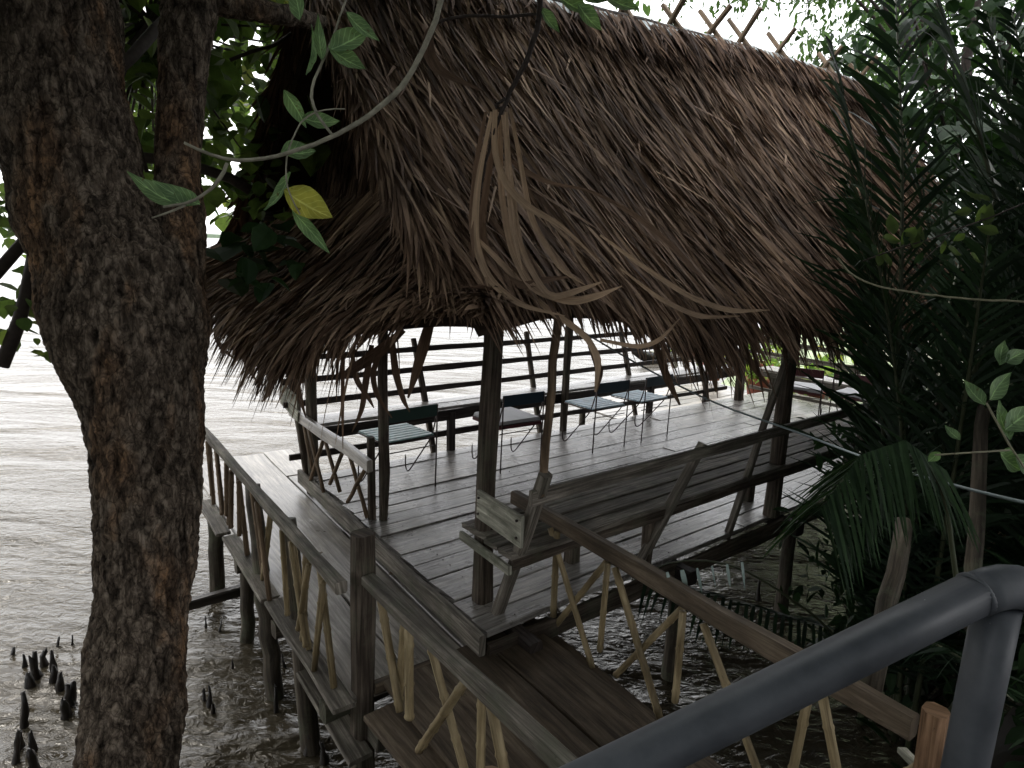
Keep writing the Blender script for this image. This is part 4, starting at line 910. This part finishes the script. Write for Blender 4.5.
FD = [make_frond_data(3.6, 66, .72, .024, .4, 1), make_frond_data(4.2, 76, .8, .026, .3, 2), make_frond_data(3.0, 58, .62, .022, .6, 3), make_frond_data(3.8, 70, .74, .024, .16, 4), make_frond_data(2.6, 50, .55, .02, .8, 5), make_frond_data(3.2, 44, .6, .022, .8, 6, mat_=M_palmdry, dead=True)]
def add_frond(parent, k, az, tilt, sc, off=(0, 0, 0)):
    d1, d2 = FD[k]
    e = D.objects.new('frond', d2); COL.objects.link(e); e.parent = parent
    e.location = off; e.rotation_euler = (0, tilt, az); e.scale = (sc, sc, sc)
    s = D.objects.new('midrib', d1); COL.objects.link(s); s.parent = e
PALMS = [ # world x, y, z, nfronds, scale, label
 (2.55, 3.6, -1.0, 9, .95, 'dark palm clump rising right beside the near end of the thatch eave'),
 (3.0, 3.1, -.8, 12, 1.05, 'dark palm clump behind the pipe railing post, nearest on the right'),
 (3.75, 4.75, -1.0, 12, 1.1, 'tall dark palm clump in front of the far thatch corner'),
 (4.3, 4.1, -.8, 12, 1.15, 'dark palm clump at the right edge, halfway up'),
 (5.1, 5.9, -.9, 12, 1.2, 'tall dark palm clump behind the others at the right edge'),
 (6.6, 7.2, -.8, 12, 1.3, 'farthest tall palm clump showing over the right end of the roof')]
for i, (x, y, z, nf, sc, lab) in enumerate(PALMS):
    t = thing('nipa_palm', lab, 'palm', (x, y, z), 'palms crowding the bank right of the hut')
    for q in range(nf):
        az = 2 * math.pi * q / nf + random.uniform(-.3, .3)
        # keep the hut side thinner: fronds leaning left are held upright
        left = math.cos(az) * -.77 + math.sin(az) * .2
        ti = random.uniform(.08, .42) * (.25 if left > .2 else 1)
        k = random.choice([0, 1, 2, 3, 4]) if (random.random() < .82 or i > 1) else 5
        if left > .2: k = 3
        add_frond(t, k, az, ti, sc * random.uniform(.8, 1.1), (.12 * math.cos(az), .12 * math.sin(az), random.uniform(0, .3)))

# the tall fronds that cross the right end of the roof
t = thing('nipa_palm', 'palm with one tall upright frond crossing the roof end against the sky', 'palm', (2.35, 3.8, -1.0), 'palms crowding the bank right of the hut')
for k, az, ti, sc in ((3, 2.7, .0, 1.15), (3, 4.9, .05, 1.05), (3, .4, .05, 1.25), (3, -.6, .1, 1.15), (1, .9, .12, 1.05), (3, 1.6, .02, 1.3), (4, 4.4, .1, .8)): add_frond(t, k, az, ti, sc)
# small frond with glossy tips lying out over the water below the bench
sf = thing('young_palm', 'low young palm frond with a few silvery leaflets over the dark water', 'palm', P(1.9, -1.1, -1.0), 'palms crowding the bank right of the hut')
b = MB(); b.pole([P(2.6, -1.2, -1.2), P(2.2, -.9, -.3), P(1.7, -.55, .1), P(1.35, -.25, .18), P(1.1, -.1, .0)], [.012, .01, .007, .005, .002], k=6); b.build('midrib', M_palmstem, sf)
def leaflets(pa, pb, n, L, w, m_, parent, down=.4, name='leaflets', alt=None):
    R = np.array([pa + (pb - pa) * i / n for i in range(n) for _ in (0, 1)]); ax = unit(pb - pa); sd = unit(np.cross(ax, [0, 0, 1]))
    d = np.array([sd * (1 if k % 2 else -1) + ax * .5 - A(0, 0, down) + rng.normal(0, .08, 3) for k in range(2 * n)])
    v, f, u = strips(R, d, np.tile(A(0, 0, 1), (2 * n, 1)), rng.uniform(.8, 1.1, 2 * n) * L, np.full(2 * n, w), np.zeros(2 * n), np.full(2 * n, .05), np.zeros(2 * n)); return np_mesh(name, v, f, m_, parent, u)
leaflets(P(2.2, -.9, -.3), P(1.15, -.12, .05), 26, .34, .024, M_palm, sf)
v, f, u = strips(np.array([S(742 - 15 * i, 562 + 2 * i, 3.0) for i in range(6)]), np.array([A(.05 + .02 * i, -.2, -.5) for i in range(6)]), np.tile(A(0, -1, .8), (6, 1)), rng.uniform(.08, .14, 6), rng.uniform(.012, .024, 6), np.zeros(6), np.zeros(6), np.zeros(6)); np_mesh('silvery_leaflets', v, f, M_palmsilver, sf, u)

# feathery frond (cycad like) drooping at right, lit from above
for i, (pts, lab) in enumerate((([S(960, 600, 2.6), S(945, 470, 2.5), S(905, 440, 2.4), S(860, 455, 2.35), S(820, 510, 2.3)], 'greyish feathery frond arching over the dark thicket above the pipe railing'),)):
    t = thing('feathery_palm', lab, 'palm', pts[0]); b = MB(); b.pole(pts, [.01, .008, .006, .004, .002], k=6); b.build('midrib', M_palmstem, t)
    for a, c in zip(pts[1:-1], pts[2:]): leaflets(a, c, 22, .30, .012, M_leafd, t, down=.9)

# ------------------------------------------------------------------ bushes, background trees, shade
def tree_thing(name, label, x, y, z, h, blobs, ncl, per, cr, ls, m_, shape=HEART, cat='tree', group=None, tr=.12, lean=(0, 0)):
    t = thing(name, label, cat, (x, y, z), group); top = A(x + lean[0], y + lean[1], z + h)
    cen, cc = clumps(blobs, ncl, per, cr); b = MB(); b.pole([A(x, y, z), (A(x, y, z) + top) / 2 + A(.1, .05, 0), top], [tr, tr * .8, tr * .5], k=10, sub=.3, wob=.01)
    mains = [cc[i] for i in range(0, len(cc), max(1, len(cc) // 7))][:7]
    for q in mains: b.pole([(A(x, y, z) + top * 2) / 3, (top + q) / 2 + A(0, 0, .3), q], [tr * .22, tr * .14, tr * .05], k=6, sub=.4, wob=.02)
    for q in cc[::max(1, len(cc) // 70)]:
        near = min(mains, key=lambda a: np.linalg.norm(a - q)); b.pole([near, (near + q) / 2 + rng.normal(0, .08, 3), q], [tr * .08, tr * .05, .004], k=4, sub=.5, wob=.01); b.build('trunk', M_dtwig, t)
    leaf_cloud('crown', cen, ls, m_, t, shape); return t
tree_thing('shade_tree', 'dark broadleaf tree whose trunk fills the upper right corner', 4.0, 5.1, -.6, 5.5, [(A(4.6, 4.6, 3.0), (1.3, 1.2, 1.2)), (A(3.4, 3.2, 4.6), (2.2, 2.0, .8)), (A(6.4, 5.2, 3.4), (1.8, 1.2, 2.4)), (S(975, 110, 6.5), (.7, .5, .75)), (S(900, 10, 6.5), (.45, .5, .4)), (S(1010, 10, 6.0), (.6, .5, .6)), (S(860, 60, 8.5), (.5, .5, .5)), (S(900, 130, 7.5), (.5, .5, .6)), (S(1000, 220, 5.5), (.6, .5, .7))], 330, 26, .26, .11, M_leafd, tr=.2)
tree_thing('shade_tree', 'tall tree with fine light green foliage rising behind the right end of the roof', 9.5, 13.5, -.4, 8, [(S(850, 5, 12), (1.2, 1.2, 1.1)), (S(905, 50, 12.5), (1.3, 1.2, 1.4)), (S(960, 20, 13), (1.8, 1.5, 1.6)), (S(840, -60, 12), (2.4, 1.5, .9))], 230, 34, .28, .13, M_leafl, LANCE, tr=.16)
tree_thing('shade_tree', 'tree with hanging green sprays at the top centre above the ridge', 6.4, 10.5, -1.0, 7.5, [(S(700, -25, 9), (1.0, .8, .5)), (S(590, -20, 8.5), (1.0, .8, .35)), (S(760, -20, 9), (.5, .6, .35)), (S(690, -120, 9), (2.5, 1.5, .9))], 130, 30, .2, .09, M_leafl, LANCE, tr=.12)
# behind the camera: unseen tree added over the bank, for its shade only
tree_thing('shade_tree', 'unseen leafy tree added behind the viewer for overhead shade', 1.5, -3.5, 0, 5.0, [(A(1.5, -1.6, 4.8), (4.5, 3.0, 1.1)), (A(5.5, 1.0, 4.6), (3.0, 3.0, 1.2)), (A(-1.5, -4, 3), (5, 1.5, 2.6)), (A(5, -4, 3), (4, 1.5, 2.8))], 330, 26, .42, .24, M_leafd, tr=.2)
tree_thing('shade_tree', 'unseen broadleaf tree added left of the big trunk to shade the water', -6.0, 1.2, -1.2, 4.5, [(A(-5.6, 1.0, 2.2), (1.6, 2.4, 2.6)), (A(-4.6, -.6, 3.0), (2.0, 1.6, 2.2)), (A(-7.0, 2.4, 3.4), (1.6, 1.6, 1.6))], 170, 22, .35, .2, M_leaf, tr=.16)  # added out of frame at left, keeps skylight off the near water
# understory thicket on the right
BUSH = [((2.75, 4.0, -.1), (.6, .5, .9), 'dark bush at the foot of the nearest palms'), ((6.2, 5.4, 3.0), (1.6, 1.2, 1.5), 'high dark bush at the right edge above the thicket'), ((5.0, 5.9, 2.2), (1.0, .8, 1.2), 'dark bush standing between palms and roof end'), ((8.2, 8.2, 1.6), (2.2, 1.4, 2.3), 'farthest dark bush behind the right end of the roof'), ((3.0, 2.6, -.2), (.9, .7, .7), 'low dark bush under the pipe railing corner'), ((4.2, 3.2, .2), (1.1, .9, 1.2), 'dark bush filling the lower right edge'), ((3.5, 4.9, .1), (1.1, .7, 1.1), 'dark bush between the palm stems'),
        ((5.4, 4.8, .6), (1.4, 1.1, 1.6), 'dark bush at the right edge behind the palms'), ((5.4, 6.6, .3), (1.3, 1.0, 1.2), 'dark bush at the back of the palm thicket'), ((6.9, 6.2, 1.0), (1.8, 1.4, 2.0), 'tall dark bush behind the thicket on the right')]
for c, r, lab in BUSH:
    t = thing('bush', lab, 'bush', (c[0], c[1], -1.1), 'dark bushes in the thicket on the right')
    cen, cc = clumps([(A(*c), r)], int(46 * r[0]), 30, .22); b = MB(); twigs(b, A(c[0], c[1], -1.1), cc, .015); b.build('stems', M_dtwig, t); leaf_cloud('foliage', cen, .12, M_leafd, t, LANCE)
# bright leaf spray at the right edge
t = thing('leafy_shoot', 'bright green heart-leaved shoot at the right edge above the pipe railing', 'shoot', S(1030, 480, 1.8))
b = MB(); b.pole([S(1060, 520, 1.8), S(1010, 450, 1.8), S(985, 400, 1.8), S(1000, 360, 1.8)], .003, k=6); b.pole([S(1010, 450, 1.8), S(960, 440, 1.8), S(935, 455, 1.8)], .0025, k=6); b.build('stem', M_vine, t)
for a in ((1010, 440, 1000, 400, 18), (1005, 430, 1040, 405, 24), (1000, 452, 1022, 470, 24), (990, 400, 1012, 372, 18), (985, 405, 965, 380, 16), (1015, 455, 1040, 480, 20), (960, 440, 945, 425, 10), (940, 452, 928, 462, 10), (1000, 365, 1005, 340, 14), (1005, 362, 1028, 350, 16)):
    big_leaf('leaf', *a[:4], 1.8, a[4], M_twl, t, curl=.1, tilt=random.uniform(-.4, .4))
t = thing('climbing_vine', 'leafy vine with oval leaves hanging across the right end of the thatch', 'vine', S(900, 250, 2.6))
b = MB(); b.pole([S(1060, 190, 2.6), S(1000, 215, 2.6), S(950, 235, 2.6), S(905, 245, 2.6), S(870, 255, 2.62), S(835, 285, 2.65)], .003, k=6); b.pole([S(950, 235, 2.6), S(930, 262, 2.6), S(905, 280, 2.6)], .002, k=6); b.build('stem', M_dtwig, t)
for i in range(26):
    x = 840 + 160 * random.random(); y = 262 - (x - 840) * .3 + random.uniform(-25, 30); a = random.uniform(0, 6.28); L = random.uniform(14, 24)
    big_leaf('leaf', x, y, x + L * math.cos(a), y + L * abs(math.sin(a)) * random.choice((-1, 1)), 2.6, L * .55, M_leaf if i % 3 else M_leafd, t, curl=.1, tilt=random.uniform(-.5, .5))
b = MB(); b.pole([S(838, 258, 2.3), S(845, 272, 2.3), S(870, 285, 2.28), S(920, 294, 2.2), S(980, 300, 2.1), S(1080, 304, 2.0)], .0035, k=6, sub=.03, wob=.001); tag(b.build('bare_vine', M_vine, None, S(900, 290, 2.2)), 'thin pale bare vine stretched across the dark palms at the right', 'vine')
b = MB()
cp = [P(1.2, .3, 1.5), P(1.9, .0, 1.22), S(800, 433, 3.6), S(860, 458, 3.0), S(930, 484, 2.4), S(1024, 503, 1.9), S(1120, 525, 1.6)]
b.pole([S(560, 318, 4.6), S(640, 366, 4.4), S(715, 404, 4.1), S(800, 433, 3.7), S(870, 460, 3.1), S(940, 482, 2.6), S(1020, 502, 2.2), S(1120, 522, 1.8)], .006, k=8, wob=0); tag(b.build('rope', M_cable, None, S(800, 433, 3.7)), 'pale blue grey rope stretched from the hut eave into the palms', 'rope')
# dead brown stems in the thicket
for i, (a, c, r, lab) in enumerate(((S(880, 640, 2.9), S(905, 520, 3.1), .045, 'thick pale dead stem leaning in the thicket left of the pipe railing'), (S(975, 560, 3.0), S(985, 400, 3.2), .035, 'thin dead stem behind the pipe railing post'))):
    b = MB(); b.pole([a + (a - c) * .4, a, c], [r * 1.1, r, r * .8], wob=.006); tag(b.build('dead_stem', M_wet, None, a), lab, 'stem')

# ------------------------------------------------------------------ mangrove snags in the water
SN = [(48, 682, .16, .035, 'x'), (30, 684, .14, .035, 'x'), (40, 664, .16, .03, 'x'), (62, 690, .16, .04, 'x'), (68, 706, .2, .035, 'x'), (57, 712, .1, .04, 'x'), (16, 745, .16, .03, 'x'), (40, 752, .14, .03, 'x'), (207, 702, .1, .018, 'x'), (300, 742, .1, .02, 'x'), (282, 690, .1, .02, 'x'), (35, 678, .26, .032, 'stump'), (44, 672, .24, .03, 'x'), (55, 676, .22, .03, 'x'), (27, 668, .12, .018, 'x'), (67, 645, .10, .014, 'x'), (22, 728, .30, .026, 'x'), (33, 765, .22, .034, 'x'), (6, 765, .24, .026, 'x'), (60, 700, .22, .045, 'x'), (72, 712, .18, .04, 'x'), (3, 655, .07, .02, 'x'),
      (205, 708, .18, .024, 'x'), (211, 706, .1, .02, 'x'), (275, 715, .22, .02, 'x'), (297, 755, .16, .026, 'x'), (204, 625, .13, .012, 'x'), (213, 632, .14, .010, 'x'), (289, 668, .14, .014, 'x'), (230, 665, .10, .014, 'x'), (330, 760, .2, .035, 'x'), (45, 650, .09, .014, 'x'), (760, 600, .3, .02, 'x')]
LAB_ = {0: 'tallest black root stump of the left cluster in the pale water', 5: 'slender brown pointed root left of the trunk at lower left', 6: 'stubby dark root stump at the bottom left corner', 7: 'black pointed root cut by the left edge at the bottom',
       8: 'thick black root stump close against the big trunk', 11: 'single black root stump just right of the big trunk', 13: 'thin black root in the water by the long stilt'}
def atz(x, y, z):
    d = FW + RT * (x - 512) / F_PX - UP * (y - 384) / F_PX; t = (z - CAM_H) / d[2]; return CAM + d * t
for i, (x, y, h, r, _) in enumerate(SN):
    h *= .72; r *= 1.15
    p = atz(x, y, WZ); t_ = MB(); n = 9; secs = []
    ln = rng.normal(0, .05, 2)
    for q in range(n):
        f = q / (n - 1); c = p + A(ln[0] * f, ln[1] * f, -.3 + (h + .3) * f); rr = r * (1.25 - .95 * f ** 1.5) * (1 + random.gauss(0, .17)); c = c + A(random.gauss(0, .1), random.gauss(0, .1), 0) * r
        secs.append([c + A(math.cos(6.283 * j / 9), math.sin(6.283 * j / 9), 0) * rr * (1 + random.gauss(0, .13)) + A(0, 0, random.gauss(0, .008)) for j in range(9)])
    t_.loft(None, secs, smooth=True); o = t_.build('mangrove_root', M_snag, None, p)
    tag(o, LAB_.get(i - 11, 'small black mangrove root sticking out of the shallow water'), 'root', 'black mangrove roots standing in the water')

# ------------------------------------------------------------------ far things: boat, pots, plants, far deck
bp = atz(655, 361, WZ); bt = thing('wooden_boat', 'small dark wooden boat on the bright water beyond the bench rails', 'boat', bp)
ax = unit(A(.95, .3, 0)); sd = unit(np.cross(ax, [0, 0, 1])); secs = []
vv = []; NS = 15
for i in range(NS):
    f = i / (NS - 1) * 2 - 1; wdt = .30 * (1 - abs(f) ** 2.2) + .01; sh = .22 * f * f; c = bp + ax * f * .75
    for k in range(9):
        a = math.pi * k / 8; vv.append(c + sd * wdt * math.cos(a) + A(0, 0, .22 + sh - .30 * math.sin(a) * (1 - .3 * f * f)))
F = [(i * 9 + j, i * 9 + j + 1, i * 9 + j + 10, i * 9 + j + 9) for i in range(NS - 1) for j in range(8)]
o = np_mesh('hull', np.array(vv), np.array(F), M_snag, bt, smooth=True); sm = o.modifiers.new('t', 'SOLIDIFY'); sm.thickness = .03
b = MB()
for f in (-.35, .0, .35): b.board(bp + ax * f - sd * .24 + A(0, 0, .24), bp + ax * f + sd * .24 + A(0, 0, .24), .1, .03, side=ax)
b.build('thwarts', M_pale, bt)
d2 = thing('landing_stage', 'pale grey plank landing beyond the right end of the river bench', 'landing', P(6, 3.9, -.3))
b = MB()
for i in range(9): b.board(P(4.9 + .0 * i, 3.05 + i * .2, -.36), P(8.6, 3.05 + i * .2, -.36), .19, .03, side=V)
b.build('planks', M_walk, d2)
for u in (5.1, 6.8, 8.4):
    for v in (3.1, 4.6): b = MB(); b.pole([P(u, v, -.38), P(u, v, -1.7)], .05); b.build('stilt', M_wet, d2)
ff = thing('rail_fence', 'grey rail fence along the lawn beyond the end of the deck', 'fence', P(9, 3, -.2))
for z in (.15, .42, .68): b = MB(); b.board(P(8.3, 5.6, z - .1), P(8.9, -1.5, z - .1), .03, .07, side=U); b.build('rail', M_grey, ff)
for v in (5.4, 3.9, 2.4, .9, -.8): b = MB(); u = 8.3 + (5.6 - v) * .085; b.board(P(u + .05, v, -.9), P(u + .05, v, .7), .07, .07, side=U); b.build('post', M_grey, ff)
# white columns of a far building glimpsed right of the deck
bl = thing('garden_wall', 'pale wall with a rounded column far behind the palms', 'wall', P(15, 1, -.3))
b = MB(); b.board(P(15, -3, 1.0), P(15.5, 5, 1.0), .2, 2.6, side=U, jit=0); b.build('wall', M_sand, bl)
b = MB(); b.pole([P(12.6, 2.2, -.4), P(12.6, 2.2, 2.4)], .16, k=16, wob=0); b.build('column', M_sand, bl)
PL = [(8.0, 3.3, .9, M_leafb, 'yellow green potted plant directly beyond the corner post'), (8.5, 4.6, .8, M_leafb, 'bright green potted plant beyond the landing stage'), (7.9, 2.3, .55, M_leafb, 'low yellow-leaved potted plant beyond the end bench'), (9.6, 4.1, 1.1, M_leafb, 'tall bright green bush on the lawn beyond the fence'), (9.2, 2.6, .8, M_leafb, 'yellow-green plant beside the fence seen under the eave'), (9.8, 6.2, 1.0, M_leafb, 'bright bush at the river end of the lawn')]
for i, (u, v, h, m_, lab) in enumerate(PL):
    p = P(u, v, -.28); t = thing('potted_plant', lab, 'plant', p, 'bright plants beyond the deck end')
    b = MB(); secs = []
    for rz, zz_ in ((.15, 0), (.2, .26), (.225, .27), (.225, .32), (.19, .32), (.18, .28)): secs.append([p + A(rz * math.cos(6.283 * j / 20), rz * math.sin(6.283 * j / 20), zz_) for j in range(20)])
    b.loft(None, secs, smooth=True); b.build('pot', M_terra, t)
    cen, cc = clumps([(p + A(0, 0, .3 + h * .38), (.32, .32, h * .38))], 14, 12, .12); b = MB(); twigs(b, p + A(0, 0, .28), cc, .01); b.build('stems', M_vine, t)
    leaf_cloud('foliage', cen, .15, m_, t, LANCE)
# dry leaves on the walkway
for i, (u, v) in enumerate(((.05, .95), (.12, .82), (-.02, 1.05), (.08, .60), (.15, .5), (-.45, -.72), (-.3, 1.6))):
    c = P(u, v, -.148 if v > 0 else -.095); a = random.uniform(0, 6); L = random.uniform(.05, .08); vv = []
    for x, y in HEART: q = A(x * L * math.cos(a) - y * L * math.sin(a), x * L * math.sin(a) + y * L * math.cos(a), .006 + .03 * abs(x) * L * 8 + .012 * y); vv.append(c + q)
    o = np_mesh('dry_leaf', np.array(vv), np.array([(0, 1, 2, 3), (0, 3, 4, 5), (0, 5, 6, 7)]), M_curl if i % 2 else M_palmdry, loc=c)
    tag(o, 'small curled dry leaf lying on the walkway planks', 'leaf', 'dry leaves fallen on the walkway')

# ------------------------------------------------------------------ light
SUN_EL, SUN_AZ = 52, -38           # degrees; azimuth from +Y towards +X
w = D.worlds.new('World'); scene.world = w; w.use_nodes = True; nt = w.node_tree; L = nt.links
bg = nt.nodes['Background']; sky = nt.nodes.new('ShaderNodeTexSky'); sky.sky_type = 'NISHITA'; sky.sun_disc = False
sky.sun_elevation = rad(SUN_EL); sky.sun_rotation = rad(SUN_AZ); sky.dust_density = 4; sky.air_density = 1.2
tc = nt.nodes.new('ShaderNodeTexCoord'); n = nd(nt, 'ShaderNodeTexNoise', Scale=2.2, Detail=6.0, Roughness=.55)
mp = nt.nodes.new('ShaderNodeMapping'); mp.inputs['Scale'].default_value = (1, 1, 2.5); L.new(tc.outputs['Generated'], mp.inputs[0]); L.new(mp.outputs[0], n.inputs[0])
cl = ramp(nt, [(.3, (11, 11.1, 11.4)), (.7, (15, 15, 15.2))], n.outputs[0])
c = mixc(nt, sky.outputs[0], cl.outputs[0], .88); L.new(c, bg.inputs[0]); bg.inputs[1].default_value = .12
sd_ = D.lights.new('sun', 'SUN'); sd_.energy = 1.0; sd_.angle = rad(18); sd_.color = (1, .97, .92)
so = D.objects.new('sun', sd_); COL.objects.link(so)
sdir = Vector((math.sin(rad(SUN_AZ)) * math.cos(rad(SUN_EL)), math.cos(rad(SUN_AZ)) * math.cos(rad(SUN_EL)), math.sin(rad(SUN_EL))))
so.rotation_euler = sdir.to_track_quat('Z', 'Y').to_euler(); so.location = (0, 0, 20)
vs = scene.view_settings; vs.view_transform = 'Standard'; vs.look = 'None'; vs.exposure = 0.95; vs.gamma = 1; vs.use_curve_mapping = False
scene.render.engine = 'CYCLES'; scene.cycles.max_bounces = 6; scene.cycles.diffuse_bounces = 3; scene.cycles.glossy_bounces = 3; scene.cycles.transmission_bounces = 3
scene.cycles.use_denoising = True
